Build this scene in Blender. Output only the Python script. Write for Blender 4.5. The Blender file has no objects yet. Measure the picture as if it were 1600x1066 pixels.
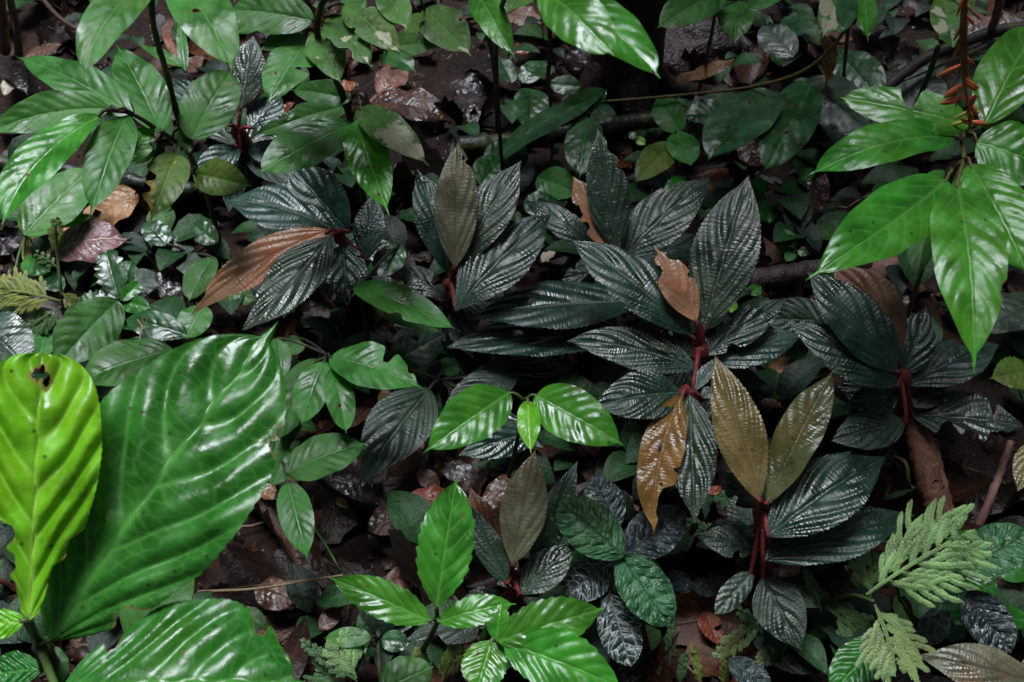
import bpy, math, random
import numpy as np
from mathutils import Vector, Matrix

R = math.radians
sc = bpy.context.scene
col = sc.collection

# ---------------------------------------------------------------- camera
CAM_H, PITCH, LENS = 1.0, R(45), 40.0
cam_d = bpy.data.cameras.new('camera'); cam = bpy.data.objects.new('camera', cam_d); col.objects.link(cam)
cam.location = (0, 0, CAM_H); cam.rotation_euler = (PITCH, 0, 0)
cam_d.lens = LENS; cam_d.sensor_width = 36; cam_d.clip_start = 0.02; cam_d.clip_end = 500
sc.camera = cam
cam_d.dof.use_dof = True; cam_d.dof.focus_distance = 1.15; cam_d.dof.aperture_fstop = 13.0

# ---------------------------------------------------------------- sky, sun, exposure
SUN_EL, SUN_ROT = R(78), R(-25)
w = bpy.data.worlds.new('World'); sc.world = w; w.use_nodes = True
nt = w.node_tree; bg = nt.nodes['Background']
sky = nt.nodes.new('ShaderNodeTexSky'); sky.sky_type = 'NISHITA'; sky.sun_disc = False
sky.sun_elevation = SUN_EL; sky.sun_rotation = SUN_ROT; sky.dust_density = 6.0; sky.ozone_density = 0.6; sky.air_density = 0.8
nt.links.new(sky.outputs[0], bg.inputs[0]); bg.inputs[1].default_value = 0.05
sd = bpy.data.lights.new('sun', 'SUN'); sun = bpy.data.objects.new('sun', sd); col.objects.link(sun)
sd.energy = 3.2; sd.angle = R(24); sd.color = (0.86, 0.92, 1.0)
sdir = Vector((math.sin(SUN_ROT) * math.cos(SUN_EL), math.cos(SUN_ROT) * math.cos(SUN_EL), math.sin(SUN_EL)))
sun.location = sdir * 20; sun.rotation_euler = sdir.to_track_quat('Z', 'Y').to_euler()
vs = sc.view_settings; vs.view_transform = 'Standard'; vs.look = 'None'; vs.exposure = 0.9; vs.gamma = 1.0
vs.use_curve_mapping = False
sc.render.engine = 'CYCLES'
sc.cycles.use_denoising = True
sc.cycles.max_bounces = 4; sc.cycles.diffuse_bounces = 2; sc.cycles.glossy_bounces = 1
sc.cycles.transmission_bounces = 4; sc.cycles.transparent_max_bounces = 4
sc.cycles.caustics_reflective = False; sc.cycles.caustics_refractive = False

# ---------------------------------------------------------------- pixel of the photograph + height -> place in the world
CO = np.array([0, 0, CAM_H]); cp, sp_ = math.cos(PITCH), math.sin(PITCH)
def ray(px, py):
    x = (px - 800) / 1600 * 36 / LENS; y = -(py - 533) / 1600 * 36 / LENS
    return np.array([x, y * cp + sp_, y * sp_ - cp])
def P(px, py, z=0.0):
    d = ray(px, py); t = (z - CAM_H) / d[2]
    return CO + d * t
def gz(x, y):
    return (0.012 * np.sin(x * 5.1 + 1.0 + y * 1.3) * np.sin(y * 4.3 + 0.6) + 0.008 * np.sin(x * 11.0 + y * 7.0) * np.sin(y * 13.0 - x * 3.0 + 2)
            + 0.004 * np.sin(x * 31 + 2) * np.sin(y * 27 + 1))
def G(px, py, dz=0.0):
    p = P(px, py, 0); 
    for _ in range(4): p = P(px, py, float(gz(p[0], p[1])) + dz)
    return p
def depth(p):
    d = p - CO
    return d[1] * sp_ - d[2] * cp
def pxsize(p):           # metres per photograph pixel at a point
    return depth(p) * 36 / LENS / 1600
def nrm(v): return v / (np.linalg.norm(v) + 1e-12)
Z = np.array([0, 0, 1.0])

# ---------------------------------------------------------------- materials
def newmat(name):
    m = bpy.data.materials.new(name); m.use_nodes = True
    n = m.node_tree.nodes; b = n['Principled BSDF']
    return m, m.node_tree, n, m.node_tree.links, b
def mixc(nt, f, a, b):
    x = nt.nodes.new('ShaderNodeMix'); x.data_type = 'RGBA'
    L = nt.links
    for s, v in ((x.inputs[0], f), (x.inputs[6], a), (x.inputs[7], b)):
        if isinstance(v, bpy.types.NodeSocket): L.new(v, s)
        else: s.default_value = v if not isinstance(v, tuple) else (*v, 1)
    return x.outputs[2]
def mth(nt, op, a, b=0.0, c=0.0, clamp=False):
    x = nt.nodes.new('ShaderNodeMath'); x.operation = op; x.use_clamp = clamp
    for s, v in zip(x.inputs, (a, b, c)):
        if isinstance(v, bpy.types.NodeSocket): nt.links.new(v, s)
        else: s.default_value = v
    return x.outputs[0]
def ramp(nt, f, lo, hi, a=0.0, b=1.0):
    x = nt.nodes.new('ShaderNodeMapRange'); nt.links.new(f, x.inputs[0])
    for i, v in enumerate((lo, hi, a, b)): x.inputs[i + 1].default_value = v
    return x.outputs[0]
def noise(nt, vec, scale, detail=3, rough=0.55, dim='3D'):
    x = nt.nodes.new('ShaderNodeTexNoise'); x.noise_dimensions = dim; x.inputs['Scale'].default_value = scale
    x.inputs['Detail'].default_value = detail; x.inputs['Roughness'].default_value = rough
    if vec is not None: nt.links.new(vec, x.inputs['Vector'])
    return x.outputs[0]
def attr(nt, name, out='Fac'):
    x = nt.nodes.new('ShaderNodeAttribute'); x.attribute_name = name
    return x.outputs[out]

def leafmat(name, c, vein, dmg=(0.16, 0.10, 0.03), rough=0.3, cell=2.2, bump=0.5, bdist=0.0012, trans=0.25, veinf=0.6, spec=0.5,
            coat=0.0, speck=0.0, speckc=(0.45, 0.5, 0.4), back=None, ladder=None, net=None):
    m, nt, n, L, b = newmat(name)
    uv = attr(nt, 'luv', 'Vector')
    oi = n.new('ShaderNodeObjectInfo')
    # per-leaf offset of the patterns
    off = n.new('ShaderNodeVectorMath'); off.operation = 'ADD'; L.new(uv, off.inputs[0])
    cmb = n.new('ShaderNodeCombineXYZ'); rr = mth(nt, 'MULTIPLY', oi.outputs['Random'], 570.0); L.new(rr, cmb.inputs[0]); L.new(rr, cmb.inputs[1]); L.new(cmb.outputs[0], off.inputs[1])
    v = off.outputs[0]
    n1 = noise(nt, v, 0.35, 2, 0.5, '2D'); n2 = noise(nt, v, 2.2, 2, 0.6, '2D')
    dk = tuple(x * 0.62 for x in c); lt = tuple(min(1, x * 1.35) for x in c)
    base = mixc(nt, ramp(nt, n1, 0.3, 0.7), dk, lt)
    hs = n.new('ShaderNodeHueSaturation'); L.new(base, hs.inputs['Color'])
    L.new(ramp(nt, oi.outputs['Random'], 0, 1, 0.49, 0.51), hs.inputs['Hue'])
    L.new(ramp(nt, mth(nt, 'FRACT', mth(nt, 'MULTIPLY', oi.outputs['Random'], 7.31)), 0, 1, 0.78, 1.22), hs.inputs['Value'])
    base = hs.outputs[0]
    n3 = noise(nt, v, 0.16, 2, 0.6, '2D')
    rnd2 = mth(nt, 'FRACT', mth(nt, 'MULTIPLY', oi.outputs['Random'], 23.7))
    base = mixc(nt, mth(nt, 'MULTIPLY', ramp(nt, n3, 0.48, 0.66), mth(nt, 'MULTIPLY', rnd2, 0.7)), base, (min(1, c[0] * 1.8 + 0.004), c[1] * 0.98, c[2] * 0.75))
    base = mixc(nt, ramp(nt, n2, 0.35, 0.75, 0, 0.25), base, tuple(x * 0.55 for x in c))
    base = mixc(nt, mth(nt, 'MULTIPLY', attr(nt, 'vein'), veinf), base, vein)
    if net:         # netted veins of the quilted leaves
        ev = n.new('ShaderNodeTexVoronoi'); ev.voronoi_dimensions = '2D'; ev.feature = 'DISTANCE_TO_EDGE'; ev.inputs['Scale'].default_value = 1.0
        lm0 = n.new('ShaderNodeMapping'); lm0.inputs['Scale'].default_value = (ladder[0], ladder[1], 0) if ladder else (cell, 1.6, 0); L.new(attr(nt, 'vuv', 'Vector'), lm0.inputs[0]); L.new(lm0.outputs[0], ev.inputs['Vector'])
        base = mixc(nt, ramp(nt, ev.outputs['Distance'], 0.03, 0.12, net, 0.0), base, vein)
    if speck > 0:   # lichen specks and pale blotches
        sp = noise(nt, v, 1.6, 4, 0.7, '2D')
        base = mixc(nt, ramp(nt, sp, 0.66 - 0.18 * speck, 0.76 - 0.18 * speck, 0, 0.8), base, speckc)
    dots = n.new('ShaderNodeTexVoronoi'); dots.voronoi_dimensions = '2D'; dots.inputs['Scale'].default_value = 0.55; L.new(v, dots.inputs['Vector'])
    sx = n.new('ShaderNodeSeparateColor'); L.new(dots.outputs['Color'], sx.inputs[0])
    few = mth(nt, 'MULTIPLY', ramp(nt, dots.outputs['Distance'], 0.05, 0.09, 0.8, 0.0), mth(nt, 'GREATER_THAN', sx.outputs[0], 0.8))
    base = mixc(nt, few, base, (0.03, 0.02, 0.01))
    dm = attr(nt, 'dmg')
    base = mixc(nt, ramp(nt, mth(nt, 'ADD', dm, mth(nt, 'MULTIPLY', n2, 0.9)), 0.8, 1.0), base, dmg)
    if back is not None:
        g = n.new('ShaderNodeNewGeometry'); base = mixc(nt, g.outputs['Backfacing'], base, back)
    L.new(base, b.inputs['Base Color'])
    L.new(ramp(nt, n1, 0.3, 0.7, rough * 0.65, min(1, rough * 1.55)), b.inputs['Roughness'])
    b.inputs['Specular IOR Level'].default_value = spec
    b.inputs['Coat Weight'].default_value = coat; b.inputs['Coat Roughness'].default_value = 0.12
    vo = n.new('ShaderNodeTexVoronoi'); vo.voronoi_dimensions = '2D'; vo.inputs['Scale'].default_value = 1.0 if ladder else cell
    if ladder:      # wrinkles run from vein to vein
        lm = n.new('ShaderNodeMapping'); lm.inputs['Scale'].default_value = (ladder[0], ladder[1], 0); L.new(attr(nt, 'vuv', 'Vector'), lm.inputs[0]); L.new(lm.outputs[0], vo.inputs['Vector'])
    else: L.new(v, vo.inputs['Vector'])
    hgt = mth(nt, 'ADD', mth(nt, 'MULTIPLY', vo.outputs['Distance'], -1.0), mth(nt, 'MULTIPLY', n2, 0.5))
    bp = n.new('ShaderNodeBump'); bp.inputs['Strength'].default_value = bump; bp.inputs['Distance'].default_value = bdist
    L.new(hgt, bp.inputs['Height']); L.new(bp.outputs[0], b.inputs['Normal']); L.new(bp.outputs[0], b.inputs['Coat Normal'])
    if trans > 0:
        t = n.new('ShaderNodeBsdfTranslucent'); hs2 = n.new('ShaderNodeHueSaturation'); L.new(base, hs2.inputs['Color'])
        hs2.inputs['Value'].default_value = 1.5; hs2.inputs['Saturation'].default_value = 1.15; hs2.inputs['Hue'].default_value = 0.49
        L.new(hs2.outputs[0], t.inputs[0])
        mx = n.new('ShaderNodeMixShader'); mx.inputs[0].default_value = trans
        L.new(b.outputs[0], mx.inputs[1]); L.new(t.outputs[0], mx.inputs[2]); L.new(mx.outputs[0], n['Material Output'].inputs[0])
    return m

def plain(name, c, rough=0.6, c2=None, scale=40, bump=0.4, bdist=0.002, spec=0.4, stretch=None, moss=0.0):
    m, nt, n, L, b = newmat(name)
    tc = n.new('ShaderNodeTexCoord'); v = tc.outputs['Object']
    if stretch:
        mp = n.new('ShaderNodeMapping'); mp.inputs['Scale'].default_value = stretch; L.new(v, mp.inputs[0]); v = mp.outputs[0]
    f = noise(nt, v, scale, 5, 0.65)
    base = mixc(nt, ramp(nt, f, 0.3, 0.7), c, c2 or tuple(x * 0.45 for x in c))
    if moss:
        base = mixc(nt, ramp(nt, noise(nt, tc.outputs['Object'], 30, 4), 0.6 - 0.2 * moss, 0.7 - 0.2 * moss, 0, 0.85), base, (0.06, 0.075, 0.02))
    L.new(base, b.inputs['Base Color'])
    L.new(ramp(nt, f, 0.3, 0.7, rough * 0.7, min(1, rough * 1.2)), b.inputs['Roughness'])
    b.inputs['Specular IOR Level'].default_value = spec
    bp = n.new('ShaderNodeBump'); bp.inputs['Strength'].default_value = bump; bp.inputs['Distance'].default_value = bdist
    L.new(noise(nt, v, scale * 2.5, 4, 0.7), bp.inputs['Height']); L.new(bp.outputs[0], b.inputs['Normal'])
    return m

M = {}
M['dark'] = leafmat('wet_dark_leaf', (0.007, 0.035, 0.021), (0.02, 0.040, 0.025), spec=0.58, rough=0.33, ladder=(4.2, 1.3), bump=0.27, bdist=0.0014, trans=0.04, veinf=0.4, dmg=(0.10, 0.06, 0.035), speck=0.12, speckc=(0.12, 0.16, 0.13), back=(0.09, 0.03, 0.025))
M['greydark'] = leafmat('wet_grey_green_leaf', (0.018, 0.044, 0.023), (0.04, 0.05, 0.028), spec=0.58, rough=0.33, ladder=(4.2, 1.3), bump=0.27, bdist=0.0014, trans=0.05, veinf=0.4, dmg=(0.12, 0.08, 0.05), speck=0.1, back=(0.09, 0.03, 0.025))
M['dull'] = leafmat('dull_dark_leaf', (0.010, 0.030, 0.014), (0.018, 0.035, 0.018), rough=0.42, ladder=(4.2, 1.3), bump=0.27, bdist=0.0014, trans=0.05, veinf=0.4, speck=0.15, speckc=(0.07, 0.09, 0.05))
M['bronze'] = leafmat('bronze_leaf', (0.44, 0.23, 0.125), (0.32, 0.12, 0.07), rough=0.27, ladder=(4.2, 1.3), bump=0.27, bdist=0.0014, trans=0.15, veinf=0.5, dmg=(0.04, 0.02, 0.01))
M['brownleaf'] = leafmat('brown_young_leaf', (0.12, 0.06, 0.03), (0.10, 0.035, 0.02), rough=0.42, ladder=(4.2, 1.3), bump=0.27, bdist=0.0014, trans=0.12, veinf=0.5, dmg=(0.04, 0.02, 0.01))
M['olive'] = leafmat('olive_young_leaf', (0.165, 0.125, 0.042), (0.17, 0.08, 0.035), rough=0.27, ladder=(4.2, 1.3), bump=0.27, bdist=0.0014, trans=0.15, veinf=0.4, dmg=(0.08, 0.04, 0.015))
M['golden'] = leafmat('golden_brown_leaf', (0.31, 0.165, 0.045), (0.22, 0.08, 0.03), rough=0.24, ladder=(4.2, 1.3), bump=0.27, bdist=0.0014, trans=0.15, veinf=0.4, dmg=(0.06, 0.03, 0.012))
M['olivegreen'] = leafmat('olive_green_leaf', (0.080, 0.100, 0.034), (0.14, 0.08, 0.04), rough=0.27, ladder=(4.2, 1.3), bump=0.27, bdist=0.0014, trans=0.12, veinf=0.4, dmg=(0.08, 0.04, 0.015))
M['greyolive'] = leafmat('grey_olive_leaf', (0.085, 0.085, 0.048), (0.10, 0.055, 0.035), rough=0.34, ladder=(4.2, 1.3), bump=0.27, bdist=0.0014, trans=0.08, veinf=0.4, dmg=(0.07, 0.04, 0.02))
M['green'] = leafmat('green_leaf', (0.042, 0.175, 0.024), (0.075, 0.24, 0.05), rough=0.38, cell=1.6, bump=0.14, bdist=0.0012, trans=0.28, veinf=0.5, spec=0.35)
M['bright'] = leafmat('bright_green_leaf', (0.050, 0.245, 0.020), (0.15, 0.40, 0.08), rough=0.24, cell=1.4, bump=0.14, bdist=0.0014, trans=0.32, veinf=0.5, spec=0.45)
M['lime'] = leafmat('yellow_green_leaf', (0.135, 0.46, 0.010), (0.32, 0.58, 0.07), rough=0.30, cell=1.1, bump=0.18, bdist=0.0018, net=0.15, speck=0.3, speckc=(0.20, 0.40, 0.02), trans=0.35, veinf=0.7, dmg=(0.25, 0.24, 0.05))
M['bigg'] = leafmat('large_green_leaf', (0.018, 0.150, 0.015), (0.09, 0.30, 0.055), rough=0.26, spec=0.36, cell=1.1, bump=0.16, bdist=0.002, net=0.18, trans=0.22, veinf=0.6, dmg=(0.12, 0.10, 0.03))
M['mid'] = leafmat('dim_green_leaf', (0.032, 0.128, 0.020), (0.055, 0.17, 0.035), rough=0.44, spec=0.3, cell=1.6, bump=0.15, bdist=0.0012, trans=0.22, veinf=0.45, speck=0.15, speckc=(0.14, 0.17, 0.10))
M['glossy'] = leafmat('glossy_dark_green_leaf', (0.012, 0.066, 0.014), (0.02, 0.09, 0.02), rough=0.30, cell=1.0, bump=0.3, bdist=0.0015, trans=0.12, veinf=0.4)
M['pale'] = leafmat('pale_spotted_green_leaf', (0.066, 0.175, 0.030), (0.10, 0.21, 0.05), rough=0.46, spec=0.3, cell=1.2, bump=0.3, bdist=0.0012, trans=0.25, veinf=0.4, dmg=(0.42, 0.42, 0.28), speck=0.25, speckc=(0.22, 0.27, 0.15))
M['yellowed'] = leafmat('yellowing_green_leaf', (0.085, 0.17, 0.025), (0.11, 0.20, 0.04), rough=0.46, spec=0.3, cell=1.2, bump=0.3, bdist=0.0012, trans=0.25, veinf=0.4, dmg=(0.40, 0.27, 0.03), speck=0.25, speckc=(0.16, 0.13, 0.02))
M['quilt'] = leafmat('quilted_green_leaf', (0.028, 0.110, 0.040), (0.07, 0.19, 0.09), rough=0.34, ladder=(1.2, 1.6), net=0.35, bump=0.8, bdist=0.004, trans=0.12, veinf=0.8)
M['quiltdark'] = leafmat('quilted_grey_leaf', (0.022, 0.038, 0.038), (0.11, 0.14, 0.14), rough=0.3, ladder=(1.2, 1.6), net=0.5, bump=0.8, bdist=0.004, trans=0.04, veinf=0.75)
M['quiltsilver'] = leafmat('quilted_silver_veined_leaf', (0.018, 0.036, 0.03), (0.32, 0.37, 0.37), rough=0.22, ladder=(1.2, 1.6), net=0.8, bump=0.8, bdist=0.004, trans=0.03, veinf=0.9)
M['tanleaf'] = leafmat('tan_dead_leaf', (0.26, 0.145, 0.062), (0.13, 0.07, 0.03), rough=0.45, cell=1.5, bump=0.6, bdist=0.0015, trans=0.1, veinf=0.6, dmg=(0.06, 0.03, 0.015), speck=0.2, speckc=(0.10, 0.05, 0.025))
M['browndead'] = leafmat('brown_dead_leaf', (0.060, 0.027, 0.016), (0.03, 0.013, 0.008), rough=0.38, cell=1.5, bump=0.6, bdist=0.0018, trans=0.04, veinf=0.6, dmg=(0.03, 0.015, 0.01), speck=0.2, speckc=(0.035, 0.018, 0.012))
M['reddead'] = leafmat('rusty_dead_leaf', (0.19, 0.045, 0.016), (0.10, 0.022, 0.010), rough=0.36, cell=1.5, bump=0.6, bdist=0.0015, trans=0.1, veinf=0.6, dmg=(0.05, 0.02, 0.01))
M['darkdead'] = leafmat('blackened_dead_leaf', (0.022, 0.014, 0.015), (0.012, 0.008, 0.009), rough=0.3, cell=1.2, bump=0.6, bdist=0.002, trans=0.0, veinf=0.6, dmg=(0.03, 0.02, 0.015))
M['pinkdead'] = leafmat('pinkish_dead_leaf', (0.14, 0.070, 0.050), (0.075, 0.035, 0.025), rough=0.45, cell=1.5, bump=0.6, bdist=0.0015, trans=0.05, veinf=0.6, dmg=(0.05, 0.03, 0.02))
M['paledead'] = leafmat('pale_bleached_leaf', (0.55, 0.48, 0.36), (0.40, 0.32, 0.22), rough=0.6, cell=1.5, bump=0.6, bdist=0.0015, trans=0.1, veinf=0.4, dmg=(0.15, 0.1, 0.06))
M['stripe'] = leafmat('purple_striped_dead_leaf', (0.17, 0.085, 0.085), (0.42, 0.27, 0.21), rough=0.36, cell=1.5, bump=0.5, bdist=0.0015, trans=0.05, veinf=0.9, dmg=(0.4, 0.2, 0.09))
M['frond'] = leafmat('pale_feathery_frond', (0.25, 0.42, 0.165), (0.34, 0.5, 0.25), rough=0.42, cell=5.0, bump=0.6, bdist=0.0008, trans=0.25, veinf=0.6)
M['frondg'] = leafmat('green_feathery_frond', (0.075, 0.17, 0.055), (0.11, 0.22, 0.09), rough=0.45, cell=5.0, bump=0.6, bdist=0.0008, trans=0.25, veinf=0.6)
M['frondy'] = leafmat('yellow_green_frond', (0.17, 0.22, 0.045), (0.2, 0.26, 0.08), rough=0.5, cell=5.0, bump=0.6, bdist=0.0008, trans=0.2, veinf=0.6)
M['redstem'] = plain('red_hairy_stem', (0.22, 0.026, 0.028), 0.38, (0.09, 0.022, 0.018), 120, 0.8, 0.002)
M['darkstem'] = plain('dark_stem', (0.030, 0.020, 0.014), 0.6, (0.012, 0.010, 0.008), 80, 0.7, moss=0.4)
M['greenstem'] = plain('green_stem', (0.06, 0.12, 0.025), 0.45, (0.04, 0.06, 0.02), 60, 0.3)
M['orangestem'] = plain('ochre_stem', (0.15, 0.10, 0.03), 0.5, (0.07, 0.07, 0.022), 60, 0.4)
M['barkdark'] = plain('dark_wet_bark', (0.030, 0.014, 0.010), 0.55, (0.012, 0.007, 0.006), 14, 1.0, 0.012, stretch=(1, 1, 0.25))
M['wood'] = plain('rotten_brown_wood', (0.30, 0.14, 0.085), 0.6, (0.08, 0.034, 0.02), 30, 1.0, 0.006, stretch=(1, 1, 0.18))
M['pinkwood'] = plain('pale_pinkish_wood', (0.30, 0.16, 0.13), 0.6, (0.13, 0.06, 0.05), 40, 0.8, 0.003, stretch=(1, 1, 0.2))
M['purplewood'] = plain('grey_purple_branch', (0.075, 0.050, 0.055), 0.45, (0.022, 0.014, 0.016), 25, 1.0, 0.006, moss=0.0)
M['greenpole'] = plain('dark_green_cane', (0.010, 0.022, 0.013), 0.42, (0.012, 0.010, 0.007), 22, 0.8, 0.004, moss=0.5)
M['twig'] = plain('pale_twig', (0.24, 0.17, 0.10), 0.6, (0.10, 0.07, 0.04), 60, 0.6)
M['twigdark'] = plain('brown_twig', (0.10, 0.05, 0.03), 0.6, (0.03, 0.018, 0.012), 60, 0.6)
M['rootlet'] = plain('pale_rootlet', (0.36, 0.26, 0.17), 0.6, (0.2, 0.13, 0.08), 80, 0.3)
M['rock'] = plain('purplish_rock', (0.055, 0.036, 0.038), 0.4, (0.016, 0.011, 0.013), 16, 1.0, 0.012)
M['petal'] = plain('red_orange_bract', (0.62, 0.10, 0.06), 0.45, (0.5, 0.13, 0.04), 30, 0.3, 0.001)
M['petaly'] = plain('yellow_bract', (0.55, 0.48, 0.08), 0.5, (0.45, 0.42, 0.12), 30, 0.3, 0.001)
M['spikestem'] = plain('rust_red_stalk', (0.32, 0.085, 0.06), 0.55, (0.18, 0.06, 0.04), 60, 0.5)
# ---------------------------------------------------------------- mesh helpers
SEED = [0]
def rng():
    SEED[0] += 1
    return np.random.default_rng(1000 + SEED[0])
def mesh(name, V, F, mat, attrs=None, smooth=True):
    me = bpy.data.meshes.new(name)
    V = np.asarray(V, dtype=np.float32); F = np.asarray(F, dtype=np.int32)
    k = F.shape[1]
    me.vertices.add(len(V)); me.vertices.foreach_set('co', V.ravel())
    me.loops.add(F.size); me.loops.foreach_set('vertex_index', F.ravel())
    me.polygons.add(len(F)); me.polygons.foreach_set('loop_start', np.arange(0, F.size, k, dtype=np.int32))
    me.polygons.foreach_set('loop_total', np.full(len(F), k, dtype=np.int32))
    me.update(calc_edges=True)
    if smooth: me.polygons.foreach_set('use_smooth', np.ones(len(F), dtype=bool))
    for an, (typ, data) in (attrs or {}).items():
        a = me.attributes.new(an, typ, 'POINT')
        a.data.foreach_set('vector' if typ == 'FLOAT_VECTOR' else 'color' if typ == 'FLOAT_COLOR' else 'value', np.asarray(data, dtype=np.float32).ravel())
    me.materials.append(mat)
    return me
def link(name, me, parent=None, loc=(0, 0, 0)):
    o = bpy.data.objects.new(name, me); col.objects.link(o)
    loc = np.asarray(loc, dtype=float)
    if parent is not None:
        o.parent = parent; loc = loc - np.array(parent.location)
        if parent.parent is not None: loc = loc - np.array(parent.parent.location)
    o.location = loc
    return o
def tag(o, label=None, cat=None, group=None, kind=None):
    for k, v in (('label', label), ('category', cat), ('group', group), ('kind', kind)):
        if v: o[k] = v
    return o
def empty(name, loc, label, cat, group=None):
    o = bpy.data.objects.new(name, None); col.objects.link(o); o.location = loc; o.empty_display_size = 0.02
    return tag(o, label, cat, group)
def spline(pts, n):
    pts = np.asarray(pts, float)
    if len(pts) == 2: return pts[0] + (pts[1] - pts[0]) * np.linspace(0, 1, n)[:, None]
    e = np.vstack([2 * pts[0] - pts[1], pts, 2 * pts[-1] - pts[-2]])
    out = []
    ts = np.linspace(0, len(pts) - 1 - 1e-6, n)
    for t in ts:
        i = int(t); f = t - i; p0, p1, p2, p3 = e[i:i + 4]
        out.append(0.5 * (2 * p1 + (p2 - p0) * f + (2 * p0 - 5 * p1 + 4 * p2 - p3) * f * f + (3 * p1 - p0 - 3 * p2 + p3) * f ** 3))
    return np.array(out)
def tube(name, pts, r0, r1, mat, parent=None, n=None, seg=8, lump=0.12, nodes=0, square=False):
    """a tapering, slightly lumpy stem along a path"""
    g = rng(); pts = np.asarray(pts, float)
    ln = np.linalg.norm(np.diff(pts, axis=0), axis=1).sum()
    n = n or int(np.clip(ln / 0.012, 5, 60))
    C = spline(pts, n); T = np.gradient(C, axis=0); T /= np.linalg.norm(T, axis=1)[:, None] + 1e-9
    ref = np.array([0.31, 0.77, 0.55]); A = np.cross(T, ref); A /= np.linalg.norm(A, axis=1)[:, None] + 1e-9; B = np.cross(T, A)
    u = np.linspace(0, 1, n); rad = r0 + (r1 - r0) * u
    if nodes: rad = rad * (1 + 0.35 * np.exp(-((u * nodes) % 1 - 0.5) ** 2 / 0.004))
    th = np.linspace(0, 2 * np.pi, seg, endpoint=False)
    lm = 1 + lump * g.normal(size=(n, seg)) * 0.6
    V = C[:, None] + (np.cos(th)[None, :, None] * A[:, None] + np.sin(th)[None, :, None] * B[:, None]) * (rad[:, None] * lm)[:, :, None]
    V = np.vstack([V.reshape(-1, 3), C[:1] - T[:1] * r0 * 0.4, C[-1:] + T[-1:] * r1 * 0.6]); 
    F = []
    for i in range(n - 1):
        for j in range(seg):
            a = i * seg + j; b = i * seg + (j + 1) % seg
            F.append((a, b, b + seg, a + seg))
    e0, e1 = n * seg, n * seg + 1
    for j in range(0, seg, 2):
        F.append((e0, (j + 2) % seg, j + 1, j)); k = (n - 1) * seg; F.append((e1, k + j, k + j + 1, k + (j + 2) % seg))
    org = pts[0]
    if mat is M['redstem']:         # short stiff hairs all over the stem
        nh = n * seg; ii = g.integers(0, n, nh); aa = g.uniform(0, 6.28, nh); base = len(V)
        Nn = np.cos(aa)[:, None] * A[ii] + np.sin(aa)[:, None] * B[ii]; p0 = C[ii] + Nn * (rad[ii] * .9)[:, None] + T[ii] * g.uniform(-.5, .5, nh)[:, None] * ln / n
        tip = p0 + (Nn + T[ii] * g.normal(0, .35, nh)[:, None]) * g.uniform(.0015, .0038, nh)[:, None]; s2 = T[ii] * .00028
        V = np.vstack([V, np.stack([p0 - s2, p0 + s2, tip + s2 * .3, tip - s2 * .3], 1).reshape(-1, 3)])
        F = F + [tuple(base + 4 * q_ + k_ for k_ in range(4)) for q_ in range(nh)]
    return link(name, mesh(name, V - org, F, mat), parent, org)

# ---------------------------------------------------------------- leaves
#            profile p,k,tail | veins n,slope,relief | teeth n,amp
STY = {
    'dark':   dict(p=.46, k=1.92, tail=.03, nv=3.4, sl=.62, A=.0029, te=(30, .055), fold=.12, rip=.03),
    'green':  dict(p=.45, k=1.40, tail=.09, nv=6.4, sl=.26, A=.0013, te=None, fold=.20, rip=.06),
    'serr':   dict(p=.48, k=1.55, tail=.08, nv=5.0, sl=.34, A=.0022, te=(11, .09), fold=.16, rip=.05),
    'big':    dict(p=.50, k=1.55, tail=.06, nv=4.4, sl=.46, A=.0095, te=(34, .018), fold=.12, rip=.05),
    'oval':   dict(p=.48, k=1.15, tail=.06, nv=4.6, sl=.32, A=.0012, te=None, fold=.14, rip=.05),
    'quilt':  dict(p=.50, k=1.20, tail=.02, nv=4.2, sl=.34, A=.0040, te=(24, .02), fold=.06, rip=.03),
    'lobed':  dict(p=.55, k=1.1, tail=.0, nv=5, sl=.2, A=.002, te=(7, .3), fold=.2, rip=.06),
    'dead':   dict(p=.48, k=1.65, tail=.06, nv=6, sl=.25, A=.0018, te=None, fold=.12, rip=.14),
}
MAT2STY = {'dark': 'dark', 'greydark': 'dark', 'dull': 'dark', 'bronze': 'dark', 'brownleaf': 'dark', 'olive': 'dark', 'greyolive': 'dark',
           'green': 'green', 'bright': 'green', 'lime': 'big', 'bigg': 'big', 'mid': 'green', 'glossy': 'oval', 'pale': 'green', 'yellowed': 'green',
           'quilt': 'quilt', 'quiltdark': 'quilt', 'quiltsilver': 'quilt'}
def blob(x, y, g):
    a = np.arctan2(y, x); r = np.hypot(x, y)
    ph = g.uniform(0, 6.28, 3)
    return r / (1 + 0.25 * np.sin(2 * a + ph[0]) + 0.18 * np.sin(3 * a + ph[1]) + 0.1 * np.sin(5 * a + ph[2]))

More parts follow.
